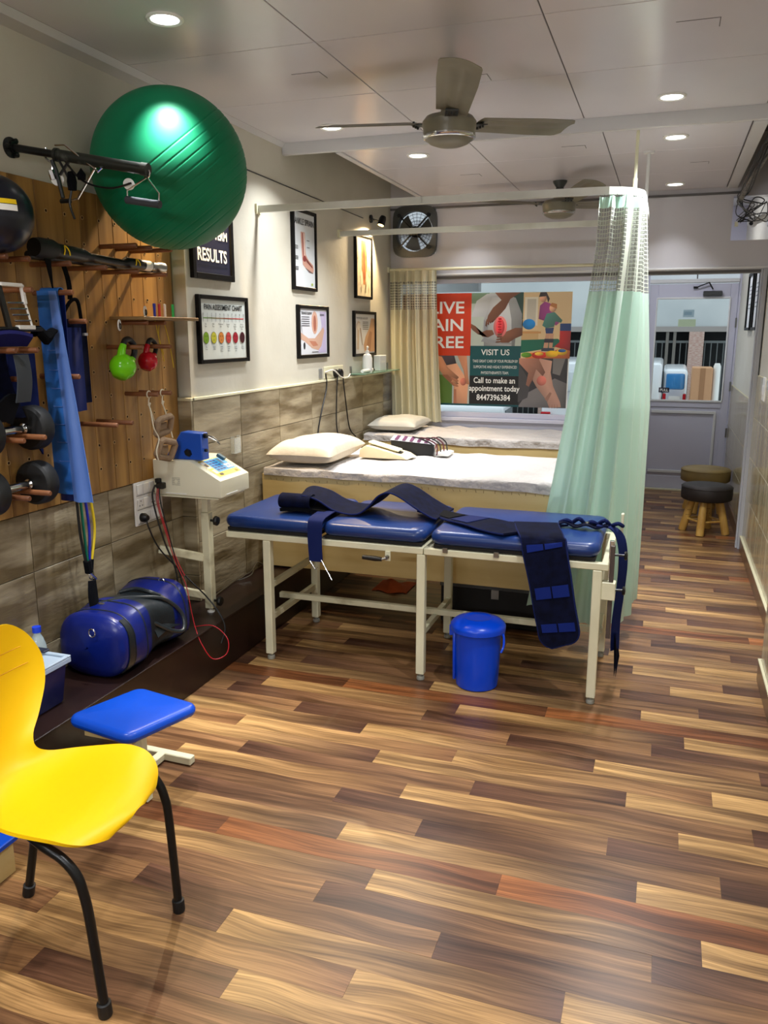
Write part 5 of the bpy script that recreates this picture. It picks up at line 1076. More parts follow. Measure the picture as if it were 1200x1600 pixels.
# a blue-topped board glimpsed under the chair
t = thing('wooden_step', (-1.78, 1.52, 0), 'low wooden step with blue top behind the yellow chair legs', 'step')
MB().box((-1.86, 1.30, .10), (-1.70, 1.66, .118)).build('blue_top', M_vinyl2, t, bevel=.003)
MB().box((-1.86, 1.30, .0), (-1.71, 1.65, .10)).build('wood_body', M_bed, t, bevel=.003)

# footstool
t = thing('padded_footstool', (-1.65, 2.15, 0), 'small stool with royal blue padded top and white metal base beside the ledge', 'stool')
m = MB().cushion(0, 0, 0, .30, .325, .042, r=.011, n=4, puff=.006); m.xf(Matrix.Translation((-1.628, 2.137, .262)) @ Matrix.Rotation(R(-4), 4, 'X') @ Matrix.Rotation(R(-12), 4, 'Z')).build('seat_pad', M_vinyl2, t, smooth=50)
MB().box((-1.74, 2.02, .246), (-1.55, 2.25, .262)).build('seat_board', M_bed, t)
MB().box((-1.69, 2.20, .03), (-1.655, 2.235, .25)).build('post', M_cream, t, bevel=.003)
MB().bar((-1.79, 2.352, .018), (-1.545, 2.345, .018), .032, .03).build('base_bar', M_cream, t, bevel=.003)
MB().bar((-1.79, 2.09, .018), (-1.55, 2.09, .018), .032, .03).build('base_bar', M_cream, t, bevel=.003)
MB().bar((-1.67, 2.335, .02), (-1.67, 2.105, .02), .032, .028).build('cross_bar', M_cream, t, bevel=.003)

# ---------------------------------------------------------------- treatment couch
t = thing('treatment_couch', (-1.06, 3.6, 0), 'cream steel treatment couch with three navy blue padded sections', 'treatment table')
yf, yb = 3.322, 3.90
fr = MB()
fr.box((-1.935, yf, .597), (-.957, yf + .03, .627)).box((-1.935, yb - .03, .597), (-.957, yb, .627)).box((-1.935, yf + .031, .597), (-1.905, yb - .031, .627)).box((-.985, yf + .031, .597), (-.957, yb - .031, .627)).box((-1.46, yf + .031, .597), (-1.43, yb - .031, .627))
fr.build('head_frame', M_cream, t, bevel=.003)
MB().box((-.953, yf, .597), (-.165, yf + .03, .627)).box((-.953, yb - .03, .597), (-.165, yb, .627)).box((-.953, yf + .031, .597), (-.925, yb - .031, .627)).box((-.195, yf + .031, .597), (-.165, yb - .031, .627)).build('foot_frame', M_cream, t, bevel=.003)
for (x, y) in ((-1.742, yf), (-.985, yf), (-.228, yf), (-1.742, yb - .03), (-1.0, yb - .03), (-.228, yb - .03)):
    lg = MB().box((x, y, .03), (x + .038, y + .038, .596)).build('leg', M_cream, t, bevel=.003)
    MB().lathe([(0, .001), (.017, .001), (.019, .006), (.017, .018), (.007, .02), (.007, .034), (0, .034)], (x + .019, y + .019, 0), 16).build('levelling_foot', mat('foot_grey', (150, 150, 140), .5), lg)
for z in (.195, .355): MB().box((-1.736, yf + .038, z), (-1.712, yb - .03, z + .03)).build('side_rail', M_creamw, t, bevel=.002)
MB().box((-.985, yf + .038, .20), (-.96, yb - .03, .228)).build('side_rail', M_creamw, t, bevel=.002)
MB().box((-.222, yf + .038, .20), (-.198, yb - .03, .228)).build('side_rail', M_creamw, t, bevel=.002)
MB().box((-1.80, 3.60, .222), (-.19, 3.628, .25)).build('long_rail', M_creamw, t, bevel=.002)
for (cx_, lx, tl) in ((-1.70, .50, 0), (-1.196, .50, 0), (-.566, .73, 0)):
    m = MB().cushion(0, 0, 0, lx - .006, .585, .062, r=.014, n=4, puff=.004).xf(Matrix.Translation((cx_, 3.605, .645)))
    m.build('cushion', M_vinyl, t, smooth=50)
    MB().box((cx_ - lx / 2 + .02, 3.335, .63), (cx_ + lx / 2 - .02, 3.885, .646)).build('cushion_board', M_dark, t)
MB().box((-1.13, 3.316, .555), (-1.105, 3.322, .60)).build('crank_plate', M_cream, t, bevel=.001)
MB().tube([(-1.117, 3.322, .575), (-1.117, 3.29, .575)], .009, 10).tube([(-1.117, 3.292, .575), (-1.14, 3.288, .568)], .007, 8).build('crank_shaft', M_steel, t)
MB().lathe([(0, 0), (.009, 0), (.012, .03), (.010, .09), (0, .094)], (-1.135, 3.287, .569), 14, (-1, 0, .03)).build('crank_handle', M_black, t)
MB().tube([(-1.80, 3.45, .585), (-1.72, 3.45, .592)], .006, 8).box((-1.70, 3.44, .585), (-1.68, 3.46, .6)).build('release_lever', M_dark, t)
for x in (-.865, -.64): MB().box((x, 3.314, .615), (x + .022, 3.322, .638)).build('retaining_clip', M_steel, t, bevel=.001)
# height post with knobs at the foot end
MB().box((-.163, 3.34, .30), (-.145, 3.37, .70)).build('inner_slide', mat('slide_brown', (84, 74, 70), .4, metal=.4), t, bevel=.002)
MB().box((-.19, 3.33, .47), (-.135, 3.38, .545)).build('clamp_block', M_cream, t, bevel=.002)
MB().box((-.168, 3.345, .56), (-.15, 3.365, .72)).build('chrome_cap', M_chrome, t, bevel=.002)
for z in (.51, .66): MB().tube([(-.145, 3.355, z), (-.105, 3.355, z)], .005, 8).lathe([(0, 0), (.016, 0), (.019, .005), (.016, .012), (0, .014)], (-.108, 3.355, z), 10, (1, 0, 0)).build('knob', M_black, t)
MB().box((-.14, 3.60, .24), (-.128, 3.63, .78)).build('side_post', M_cream, t, bevel=.002)

# belts lying on the couch
PT = .713
t = thing('traction_belt', (-1.35, 3.6, PT), 'navy padded traction belt arched in a wave over the head end of the couch', 'belt')
cl = smoothpath([(-1.600, .742), (-1.612, .775), (-1.590, .795), (-1.555, .792), (-1.505, .775), (-1.44, .738), (-1.37, .720), (-1.31, .727), (-1.26, .765), (-1.215, .815), (-1.165, .835), (-1.11, .815), (-1.04, .768), (-.97, .728), (-.93, .719)] and [(-1.600, 0, .742), (-1.612, 0, .775), (-1.590, 0, .795), (-1.555, 0, .792), (-1.505, 0, .775), (-1.44, 0, .738), (-1.37, 0, .722), (-1.31, 0, .727), (-1.26, 0, .765), (-1.215, 0, .815), (-1.165, 0, .832), (-1.11, 0, .812), (-1.04, 0, .768), (-.97, 0, .730), (-.94, 0, .722)], 6)
def along(P, u):
    i = min(int(u * (len(P) - 1)), len(P) - 2); s = u * (len(P) - 1) - i; return P[i].lerp(P[i + 1], s)
def belt1(u, v):
    p = along(cl, u); sk_ = lerp(0, .03, u); y = lerp(3.46, 3.70, v) - .02 * (1 - u) + sk_; return (p.x - .10 * (v) * (1 - u) ** 2 * 1.0 + .02 * v, y, p.z)
MB().grid(belt1, 84, 10, thick=.007).build('belt_body', M_navy, t, smooth=60)
MB().tube([Vector(belt1(q / 84, 0)) for q in range(85)], .0045, 6).tube([Vector(belt1(q / 84, 1)) for q in range(85)], .0045, 6).build('binding', M_navy2, t)
MB().tube([(-1.625, 3.50, .757), (-1.60, 3.42, .757), (-1.50, 3.41, .752)], .03, 12).build('rolled_end', M_navy, t) if False else None
MB().grid(lambda u, v: (lerp(-1.70, -1.47, u) + .012 * math.sin(PI * v), lerp(3.43, 3.62, v), PT + .012 + .008 * math.sin(PI * u)), 12, 8, thick=.016).build('folded_pad', M_velcro, t, smooth=60)
MB().grid(lambda u, v: (lerp(-1.705, -1.545, u), 3.47 + .045 * math.cos(R(360 * v)) + .0, PT + .052 + .034 * math.sin(R(360 * v))), 8, 22, thick=.005).build('rolled_end', M_navy, t, smooth=60)
hs = smoothpath([(-1.465, 3.52, .732), (-1.462, 3.38, .728), (-1.458, 3.315, .722), (-1.457, 3.292, .70), (-1.457, 3.287, .62), (-1.452, 3.286, .53)])
MB().grid(lambda u, v: along(hs, u) + Vector((lerp(-.040, .040, v) * lerp(1.0, .82, u), 0, 0)), 30, 4, thick=.004).build('hanging_strap', M_navy2, t, smooth=60)
MB().tube([(-1.482, 3.285, .532), (-1.455, 3.282, .495), (-1.443, 3.282, .503)], .0028, 6).tube([(-1.425, 3.285, .540), (-1.368, 3.27, .455)], .0032, 6).build('strap_hook', M_chrome, t)
t = thing('pelvic_belt', (-.6, 3.4, PT), 'wide navy pelvic belt with velcro tabs, draped over the foot end and hanging down', 'belt')
# strap part across the couch
e0 = [(-1.075, 3.61), (-.98, 3.565), (-.86, 3.47), (-.72, 3.36), (-.60, 3.31)]; e1 = [(-1.06, 3.66), (-.93, 3.66), (-.78, 3.60), (-.62, 3.53), (-.36, 3.57)]
def strap(u, v):
    i = min(int(u * 4), 3); s = u * 4 - i; a = (lerp(e0[i][0], e0[i + 1][0], s), lerp(e0[i][1], e0[i + 1][1], s)); b = (lerp(e1[i][0], e1[i + 1][0], s), lerp(e1[i][1], e1[i + 1][1], s))
    r_ = .04 * max(0, 1 - u * 6) ; v2 = lerp(.5, v, 1 - max(0, 1 - u * 8) ** 2 * .6)
    return (lerp(a[0], b[0], v2), lerp(a[1], b[1], v2), PT + .009 + .003 * math.sin(u * 12))
MB().grid(strap, 40, 8, thick=.008).build('waist_strap', M_navy, t, smooth=60)
MB().tube([Vector(strap(q / 40, 0)) for q in range(41)], .0045, 6).tube([Vector(strap(q / 40, 1)) for q in range(41)], .0045, 6).tube([Vector(strap(0, q / 8)) for q in range(9)], .0045, 6).build('binding', M_navy2, t)
MB().grid(lambda u, v: Vector(strap(lerp(.06, .42, u), lerp(.12, .9, v))) + Vector((0, 0, .006)), 14, 4, thick=.003).build('velcro_patch', M_velcro, t)
MB().grid(lambda u, v: Vector(strap(lerp(.46, .62, u), lerp(.08, .92, v))) + Vector((0, 0, .006)), 8, 4, thick=.003).build('blue_tab', M_navy2, t)
hp = smoothpath([(-.50, 3.55, PT + .012), (-.47, 3.42, PT + .014), (-.445, 3.33, PT + .012), (-.43, 3.296, PT - .008), (-.42, 3.284, .66), (-.395, 3.282, .55), (-.372, 3.282, .43), (-.35, 3.283, .33), (-.345, 3.284, .262)])
def hang(u, v):
    p = along(hp, u); w = lerp(.095, .083, min(u * 1.5, 1)); 
    if u > .88: w *= math.sqrt(max(1 - ((u - .88) / .125) ** 2, .12))
    sk_ = (v - .5) * 2
    return p + Vector((sk_ * w, 0, .022 * sk_ * (1 - u) * (1 if u > .35 else .2) - .0 * u + (.012 * sk_ if u > .4 else 0)))
MB().grid(hang, 54, 10, thick=.009).build('hanging_panel', M_navy, t, smooth=60)
edge = [Vector(hang(q / 54, 0)) for q in range(55)] + [Vector(hang(1, q / 10)) for q in range(1, 10)] + [Vector(hang(1 - q / 54, 1)) for q in range(55)]
MB().tube(edge, .005, 6).build('binding', M_navy2, t)
M_tab = mat('tab_blue', (14, 34, 108), .85, spec=.2)
for (ua, ub) in ((.40, .47), (.655, .705), (.83, .88)):
    for (va, vb) in ((.10, .48), (.52, .92)):
        MB().grid(lambda u, v: Vector(hang(lerp(ua, ub, u), lerp(va, vb, v))) + Vector((0, -.007, .001)), 3, 4, thick=.003).build('velcro_tab', M_tab, t)
bp_ = MB()
for k in range(5):
    x = -.40 + .055 * k
    bp_.tube(smoothpath([(x, 3.60 + .02 * (k % 2), PT + .012), (x + .03, 3.57, PT + .03 + .01 * (k % 2)), (x + .05, 3.60, PT + .014)]), .009, 7)
bp_.build('buckle_tangle', M_navy2, t)
MB().grid(lambda u, v: (lerp(-.40, -.19, u), 3.54 + .05 * v + .012 * math.sin(u * 9), PT + .014 + .008 * math.sin(u * 14)), 16, 4, thick=.006).build('rear_strap', M_navy, t, smooth=60)
rs = smoothpath([(-.24, 3.58, PT + .014), (-.175, 3.575, PT + .01), (-.135, 3.57, .68), (-.118, 3.565, .58), (-.122, 3.56, .45), (-.132, 3.56, .30), (-.13, 3.56, .17)])
MB().grid(lambda u, v: along(rs, u) + Vector((lerp(-.016, .016, v) * min(1, u * 3), lerp(-.022, .022, v), 0)), 34, 3, thick=.005).build('trailing_strap', M_navy2, t, smooth=60)
MB().add([(-.135, 3.51, .26), (-.135, 3.60, .24), (-.115, 3.57, .14), (-.125, 3.53, .05)], [(0, 1, 2, 3)]).add([(-.128, 3.51, .26), (-.128, 3.60, .24), (-.108, 3.57, .14), (-.118, 3.53, .05)], [(3, 2, 1, 0)]).build('strap_tail', M_navy, t)
MB().lathe([(0, 0), (.010, 0), (.008, .006), (0, .007)], (-.28, 3.565, PT + .024), 10).build('snap_button', M_steel, t)

# pedal bin
t = thing('waste_bin', (-.712, 3.375, 0), 'bright blue plastic bucket bin with domed lid under the couch', 'bin')
c = (-.712, 3.375, 0)
MB().lathe([(0, .001), (.088, .001), (.093, .006), (.096, .03), (.101, .16), (.106, .262), (.108, .268), (.108, .275), (.0, .275)], c, 44).build('bin_body', M_binblue, t)
MB().lathe([(0, .262), (.116, .262), (.122, .266), (.123, .284), (.120, .292), (.105, .305), (.085, .314), (.06, .3195), (.055, .3165), (.03, .3175), (0, .318)], c, 44).build('lid', M_binblue, t)
MB().tube(smoothpath([(-.61, 3.37, .268), (-.59, 3.34, .255), (-.582, 3.30, .225), (-.59, 3.285, .20)]), .005, 8).box((-.612, 3.355, .25), (-.592, 3.385, .28)).build('carry_handle', M_binblue, t)
MB().box((-.832, 3.33, .235), (-.795, 3.37, .285)).tube([(-.81, 3.335, .25), (-.806, 3.33, .03)], .008, 8).build('hinge_rod', M_binblue, t, bevel=.003)

# ---------------------------------------------------------------- box beds
def bedbox(y0, y1, z0, z1, x1, label, legs):
    t = thing('box_bed', (-1.2, (y0 + y1) / 2, 0), label, 'bed')
    MB().box((-2.085, y0, z0), (x1, y0 + .02, z1)).build('front_panel', M_bed, t, bevel=.002)
    MB().box((-2.085, y1 - .02, z0), (x1, y1, z1)).build('rear_panel', M_bed, t)
    MB().box((-2.085, y0 + .02, z0), (-2.065, y1 - .02, z1)).build('end_panel', M_bed, t); MB().box((x1 - .02, y0 + .02, z0), (x1, y1 - .02, z1)).build('end_panel', M_bed, t)
    MB().box((-2.065, y0 + .02, z1 - .03), (x1 - .02, y1 - .02, z1 - .002)).build('bed_base', M_bed, t)
    for (x, y, zb) in legs: MB().box((x, y, zb), (x + .05, y + .05, z0 + .01)).build('leg', M_bed, t)
    return t
t = bedbox(4.0, 4.90, .262, .788, -.42, 'plywood box bed with white sheet directly behind the treatment couch', [(-.5, 4.1, 0), (-.5, 4.8, 0), (-2.05, 4.1, .252), (-2.05, 4.8, .252), (-1.2, 4.8, 0)])
sc_ = MB()
for k in range(40):
    x = -2.03 + k * .043 + random.uniform(-.01, .01); sc_.tube([(x, 3.9995, .77 - random.uniform(0, .006)), (x + random.uniform(-.005, .008), 3.9995, .755)], .0012, 4)
sc_.build('scuff_mark', mat('scuff', (120, 96, 60), .8), t)['kind'] = 'stuff'
t2 = bedbox(5.60, 6.30, .262, .785, -.35, 'plywood box bed with white sheet below the window, behind the first bed', [(-.5, 5.7, 0), (-.5, 6.2, 0), (-2.05, 5.7, .252), (-2.05, 6.2, .252)])
def sheet_top(x0, x1, y0, y1, z0, h, nm, lab, seed, mt=None):
    rn = random.Random(seed); P = [(rn.uniform(2, 9), rn.uniform(2, 9), rn.uniform(0, 6)) for _ in range(6)]
    def N(x, y): return sum(math.sin(a * x + b * y + c) for a, b, c in P) / 6
    def f(u, v):
        # v wraps: front drop, top, back
        if v < .12: q = v / .12; y = y0 - .006; z = z0 - .012 + (h + .012) * q + .006 * N(u * 6, 0)
        else: q = (v - .12) / .88; y = lerp(y0 - .006, y1, q); z = z0 + h + .010 * N(u * 4 * (x1 - x0), q * 3) + (-.008 if q < .02 else 0)
        if v < .12: z -= .012 * max(0, math.sin(u * 5 + seed)) * (1 - v / .12)
        return (lerp(x0, x1, u), y + .004 * N(u * 9, v * 4), z)
    o = MB().grid(f, 90, 36, thick=.006).build(nm, mt or M_sheet, smooth=70)
    recenter(o); tag(o, lab, 'sheet'); return o
sheet_top(-2.07, -.425, 4.0, 4.88, .795, .025, 'bed_sheet', 'rumpled white sheet spread over the bed behind the treatment couch', 3)
sheet_top(-2.07, -.37, 5.60, 6.28, .792, .03, 'bed_sheet', 'smooth white sheet on the far bed below the window', 5)
def pillow(cx_, cy_, z, lx, ly, h, rot, m_, lab, seed, drop=0):
    rn = random.Random(seed); a, b = rn.uniform(3, 6), rn.uniform(3, 6)
    def f(sgn):
        def g(u, v):
            x, y = (u - .5) * 2, (v - .5) * 2; ed = (1 - abs(x) ** 3.2) * (1 - abs(y) ** 3.2); k = max(ed, 0) ** .42
            pin = 1 - .07 * (1 - abs(x) ** 2) * abs(y) ** 6 - 0; piy = 1 - .07 * (1 - abs(y) ** 2) * abs(x) ** 6
            zz = sgn * h / 2 * k * (1 + .07 * math.sin(a * x + 2 * y) + .05 * math.sin(b * y * 1.7)) if sgn > 0 else -h * .42 * k
            return (x * lx / 2 * piy, y * ly / 2 * pin, zz - drop * max(0, -y) ** 2)
        return g
    m = MB().grid(f(1), 36, 26).grid(f(-1), 36, 26)
    # welt around the edge
    m.xf(Matrix.Translation((cx_, cy_, z + h * .42)) @ Matrix.Rotation(R(rot), 4, 'Z'))
    o = m.build('pillow', m_, smooth=120); recenter(o); tag(o, lab, 'pillow'); return o
pillow(-1.875, 4.30, .832, .38, .60, .15, 2, M_sheetc, 'cream cotton pillow at the wall end of the near box bed', 1, drop=.0)
pillow(-1.895, 5.92, .832, .37, .50, .11, 2, M_grayp, 'pale grey pillow at the wall end of the far box bed below the window', 2)

# devices on the near bed
t = thing('ultrasound_handset', (-1.63, 4.72, .83), 'cream telephone-shaped therapy device lying on the near bed', 'medical device')
MB().prism([(-1.76, .832), (-1.755, .88), (-1.72, .905), (-1.68, .90), (-1.50, .855), (-1.46, .832)], lambda u, v: (u + .08, 4.45, v), lambda u, v: (u + .09, 4.62, v)).build('casing', mat('device_ivory', (226, 208, 172), .4), t, bevel=.008, bseg=2)
MB().box((-1.635, 4.48, .893), (-1.44, 4.56, .905), rot=Matrix.Rotation(R(14), 3, 'Y')).build('handset', M_cream, t, bevel=.004)
MB().box((-1.62, 4.49, .905), (-1.58, 4.54, .909), rot=Matrix.Rotation(R(14), 3, 'Y')).box((-1.46, 4.49, .866), (-1.43, 4.54, .870), rot=Matrix.Rotation(R(14), 3, 'Y')).build('display', M_black, t)
t = thing('interferential_unit', (-1.42, 4.72, .83), 'black and silver therapy unit with purple stripes and trailing leads on the near bed', 'medical device')
M_un = Matrix.Translation((-1.43, 4.74, .832)) @ Matrix.Rotation(R(12), 4, 'Z')
MB().prism([(-.13, .0), (.13, .0), (.13, .062), (-.13, .088)], lambda u, v: (u, -.09, v), lambda u, v: (u, .14, v)).xf(M_un).build('casing', M_black, t, bevel=.003)
m = MB(); m.add([(-.135, -.092, .090), (.135, -.092, .064), (.135, .142, .064), (-.135, .142, .090)], [(0, 1, 2, 3)]).xf(M_un)
m.build('top_panel', mat('silver_panel', (190, 188, 194), .35), t)
m = MB()
for k in range(5): m.add([(-.11 + .045 * k, -.08, .0915 - .0043 * k), (-.09 + .045 * k, -.08, .0893 - .0043 * k), (-.09 + .045 * k, .13, .0893 - .0043 * k), (-.11 + .045 * k, .13, .0915 - .0043 * k)], [(0, 1, 2, 3)])
m.xf(M_un).build('purple_stripe', mat('purple_print', (92, 40, 84), .4), t)
m = MB(); m.box((.131, -.08, .005), (.134, .13, .058)).xf(M_un).build('side_panel', M_white2, t); m = MB(); m.box((.1345, -.05, .03), (.136, .08, .045)).xf(M_un).build('red_display', mat('red_display', (180, 30, 30), .3), t)
for k in range(5):
    y = 4.70 + .03 * k
    MB().tube(smoothpath([(-1.47 + .03 * k, 4.86, .915 - .006 * k), (-1.38 + .02 * k, y + .02, .922), (-1.30 + .014 * k, y - .02, .90), (-1.275 + .012 * k, y - .05, .87), (-1.27 + .014 * k, y - .09, .84)]), .0042, 6).build('lead', M_black if k % 2 == 0 else mat('maroon_lead', (70, 16, 30), .4), t)
o = MB().box((-1.27, 4.66, .832), (-1.19, 4.80, .85)).box((-1.262, 4.67, .85), (-1.2, 4.79, .854)).build('electrode_case', M_white2, bevel=.004)
recenter(tag(o, 'flat white electrode case beside the therapy unit with leads', 'case'))
# items in the dark under the bed
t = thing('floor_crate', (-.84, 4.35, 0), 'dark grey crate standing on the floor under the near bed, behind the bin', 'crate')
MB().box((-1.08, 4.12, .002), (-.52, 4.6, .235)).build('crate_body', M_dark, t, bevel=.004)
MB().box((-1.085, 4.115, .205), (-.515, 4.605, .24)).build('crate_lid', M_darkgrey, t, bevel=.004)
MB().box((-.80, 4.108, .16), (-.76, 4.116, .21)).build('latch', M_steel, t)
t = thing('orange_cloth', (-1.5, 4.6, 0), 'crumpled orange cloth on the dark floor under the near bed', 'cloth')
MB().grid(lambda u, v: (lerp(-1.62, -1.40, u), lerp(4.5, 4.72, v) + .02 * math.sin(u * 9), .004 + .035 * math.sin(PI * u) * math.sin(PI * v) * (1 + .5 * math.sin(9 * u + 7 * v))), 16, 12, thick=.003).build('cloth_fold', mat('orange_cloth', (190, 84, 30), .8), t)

# ---------------------------------------------------------------- round stools by the door
def stool(cx_, cy_, rr, zt, padm, lab, rot):
    t = thing('round_stool', (cx_, cy_, 0), lab, 'stool', 'round stools by the door')
    MB().lathe([(0, zt - .115), (rr * .94, zt - .115), (rr, zt - .105), (rr * 1.01, zt - .06), (rr, zt - .018), (rr * .95, zt - .004), (rr * .6, zt + .004), (0, zt + .007)], (cx_, cy_, 0), 44).build('seat_pad', padm, t, smooth=50)
    MB().tube([(cx_ + rr * 1.003 * math.cos(R(10 * q)), cy_ + rr * 1.003 * math.sin(R(10 * q)), zt - .016) for q in range(36)], .003, 6, closed=True).build('piping', padm, t)
    L = []
    for k in range(4):
        a = R(rot + 90 * k); p0 = Vector((cx_ + .10 * math.cos(a), cy_ + .10 * math.sin(a), zt - .115)); p1 = Vector((cx_ + .165 * math.cos(a), cy_ + .165 * math.sin(a), .0)); L.append((p0, p1))
        MB().tube([p0, p0.lerp(p1, .5), p1.lerp(p0, .04), p1], [.027, .030, .031, .029], 16).build('leg', M_pine, t)
    for k in range(4):
        a, b = L[k][0].lerp(L[k][1], .62), L[(k + 1) % 4][0].lerp(L[(k + 1) % 4][1], .62); MB().tube([a, b], .009, 8).build('stretcher', M_pine, t)
    h_ = MB(); 
    for (p0, p1) in L[2:4]:
        for dz in (.35, .5):
            for dx in (-.01, 0, .01): q = p0.lerp(p1, dz) + Vector((dx, -.030, 0)); h_.lathe([(0, 0), (.003, 0)], q, 6, (0, -1, 0))
    h_.build('drill_hole', M_dark, t, smooth=0)['kind'] = 'stuff'
stool(.372, 6.78, .19, .385, M_brownpad, 'round stool with dark brown pad and stubby pine legs, nearer of the two', 78 + 180)
stool(.395, 7.62, .205, .39, M_olivepad, 'round stool with olive tan pad and pine legs, behind the dark brown one', 60)

# ---------------------------------------------------------------- door hardware and sign
t = thing('door_closer', (.32, 8.57, 1.9), 'dark hydraulic door closer with folding arm at the top of the door', 'door closer')
MB().box((.285, 8.555, 1.895), (.455, 8.605, 1.94)).build('closer_body', M_darkgrey, t, bevel=.006)
MB().bar((.37, 8.57, 1.955), (.33, 8.56, 2.02), .012, .01).bar((.335, 8.56, 2.018), (.22, 8.575, 1.975), .012, .01).box((.195, 8.58, 1.965), (.235, 8.60, 1.985)).build('closer_arm', M_blackm, t)
t = thing('pull_sign', (-.01, 8.62, .97), 'small navy sticker reading PULL on the door glass', 'sign')
MB().box((-.055, 8.622, .972), (.045, 8.6275, 1.02)).build('sign_plate', mat('sign_navy', (20, 22, 50), .4), t)
lettering('PULL', .036, (-.005, 8.622, .984), (1, 0, 0), UP, M_text_w, t, 'CENTER', bold=.0006)
flat(thing('door_notice', (.17, 8.61, 1.62), 'faint pale blue and green notices stuck high on the door glass', 'notice'), (0, 8.627, 0), (1, 0, 0), UP, [((150, 176, 186), rect(.12, 1.70, .22, 1.77)), ((176, 196, 166), rect(.08, 1.61, .24, 1.68)), ((120, 150, 166), rect(.13, 1.72, .20, 1.75))], 'notice_paper')
# camera and cabling in the service opening
t = thing('security_camera', (.52, 6.5, 2.30), 'white dome security camera inside the square opening above the door', 'camera')
MB().lathe([(.034 * math.sin(PI * i / 20) + 1e-5 * (i in (0, 20)), -.034 * math.cos(PI * i / 20)) for i in range(21)], (.50, 6.50, 2.305), 24, (-.3, -.9, -.15)).build('camera_head', M_white2, t)
MB().lathe([(0, 0), (.014, 0), (.012, .006), (0, .008)], Vector((.50, 6.50, 2.305)) + Vector((-.3, -.9, -.3)).normalized() * .030, 16, (-.3, -.9, -.3)).build('camera_lens', M_black, t)
MB().tube([(.52, 6.50, 2.31), (.565, 6.50, 2.335), (.60, 6.50, 2.345)], [.022, .026, .030], 16).box((.598, 6.46, 2.28), (.618, 6.56, 2.42)).build('camera_arm', M_white2, t)
t = thing('cable_bundle', (.42, 6.1, 2.3), 'tangled bundle of dark cables spilling from the ceiling gap above the right wall', 'cables')
rn = random.Random(5)
for k in range(9):
    pts = [Vector((.45 + rn.uniform(-.03, .06), 4.6 + .1 * k, 2.60)), Vector((.43 + rn.uniform(-.02, .05), 5.4, 2.55 + rn.uniform(-.03, .03))), Vector((.41 + rn.uniform(-.02, .03), 6.1, 2.48 + rn.uniform(-.03, .03))), Vector((.385 + rn.uniform(-.01, .03), 6.28, 2.44))]
    for q in range(3): pts.append(Vector((rn.uniform(.38, .56), rn.uniform(6.24, 6.32), rn.uniform(2.27, 2.44))))
    pts.append(Vector((.40 + rn.uniform(-.02, .03), 6.30, 2.28 + rn.uniform(0, .05))))
    MB().tube(smoothpath(pts, 8), rn.choice((.0025, .004, .003)), 5).build('cable', [M_black, M_darkgrey, mat('grey_cable', (110, 110, 108), .5)][k % 3], t)
MB().tube(smoothpath([(.50, 4.7, 2.62), (.47, 5.2, 2.57), (.44, 5.8, 2.52), (.41, 6.2, 2.46), (.395, 6.3, 2.43)], 8), .018, 12).build('conduit', mat('foil_conduit', (150, 148, 142), .45, col2=(90, 88, 84), scale=40), t)
MB().box((.375, 6.29, 2.26), (.395, 6.32, 2.29)).build('connector_block', M_cream, t)

# ---------------------------------------------------------------- street outside
G = -.6
struct(MB().box((-14, 8.72, G - .1), (12, 40, G)).build('ground_street', mat('asphalt', (150, 146, 142), .8, col2=(126, 122, 118), scale=3), smooth=0))
struct(MB().box((-6, 6.42, -.7), (-.36, 9.3, -.12)).box((-.36, 8.72, -.7), (3, 9.6, -.02)).build('ground_step', mat('step_stone', (150, 150, 150), .7), smooth=0))
t = thing('street_building', (0, 15.5, G), 'pale building across the street with dark barred gate and brick pillars', 'building')
MB().box((-9, 15.4, 1.62), (9, 15.8, 6)).build('upper_wall', mat('facade_grey', (196, 200, 200), .8, col2=(176, 182, 184), scale=1), t)
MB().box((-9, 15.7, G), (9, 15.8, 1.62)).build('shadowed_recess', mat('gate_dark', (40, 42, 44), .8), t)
MB().box((-9, 15.28, 1.57), (9, 15.42, 1.66)).build('concrete_band', mat('concrete', (150, 144, 140), .8), t)
for x in (-6.5, -4.2, -2.2, .34, 2.6): 
    MB().box((x, 15.25, G), (x + .24, 15.5, 1.57)).build('brick_pillar', mat('pink_brick', (168, 126, 116), .8, col2=(196, 178, 166), scale=20, stretch=(1, 1, 5)), t)
for x in (-.02, .10): MB().box((x - .02, 15.3, G), (x + .03, 15.5, 1.57)).build('gate_post', mat('gate_grey', (110, 106, 100), .7), t)
gb = MB()
for k in range(100):
    x = -5 + .1 * k
    if not -.05 < x < .15: gb.box((x, 15.34, G), (x + .016, 15.36, 1.42))
gb.box((-5, 15.33, 1.38), (5, 15.37, 1.42)).box((-5, 15.33, .3), (5, 15.37, .34))
gb.build('gate_bar', mat('bar_grey', (96, 100, 100), .5), t)['kind'] = 'stuff'
M_car = mat('car_white', (232, 236, 240), .25, coat=.5); M_carg = mat('car_glass', (60, 130, 190), .08); M_tyre = M_rubber
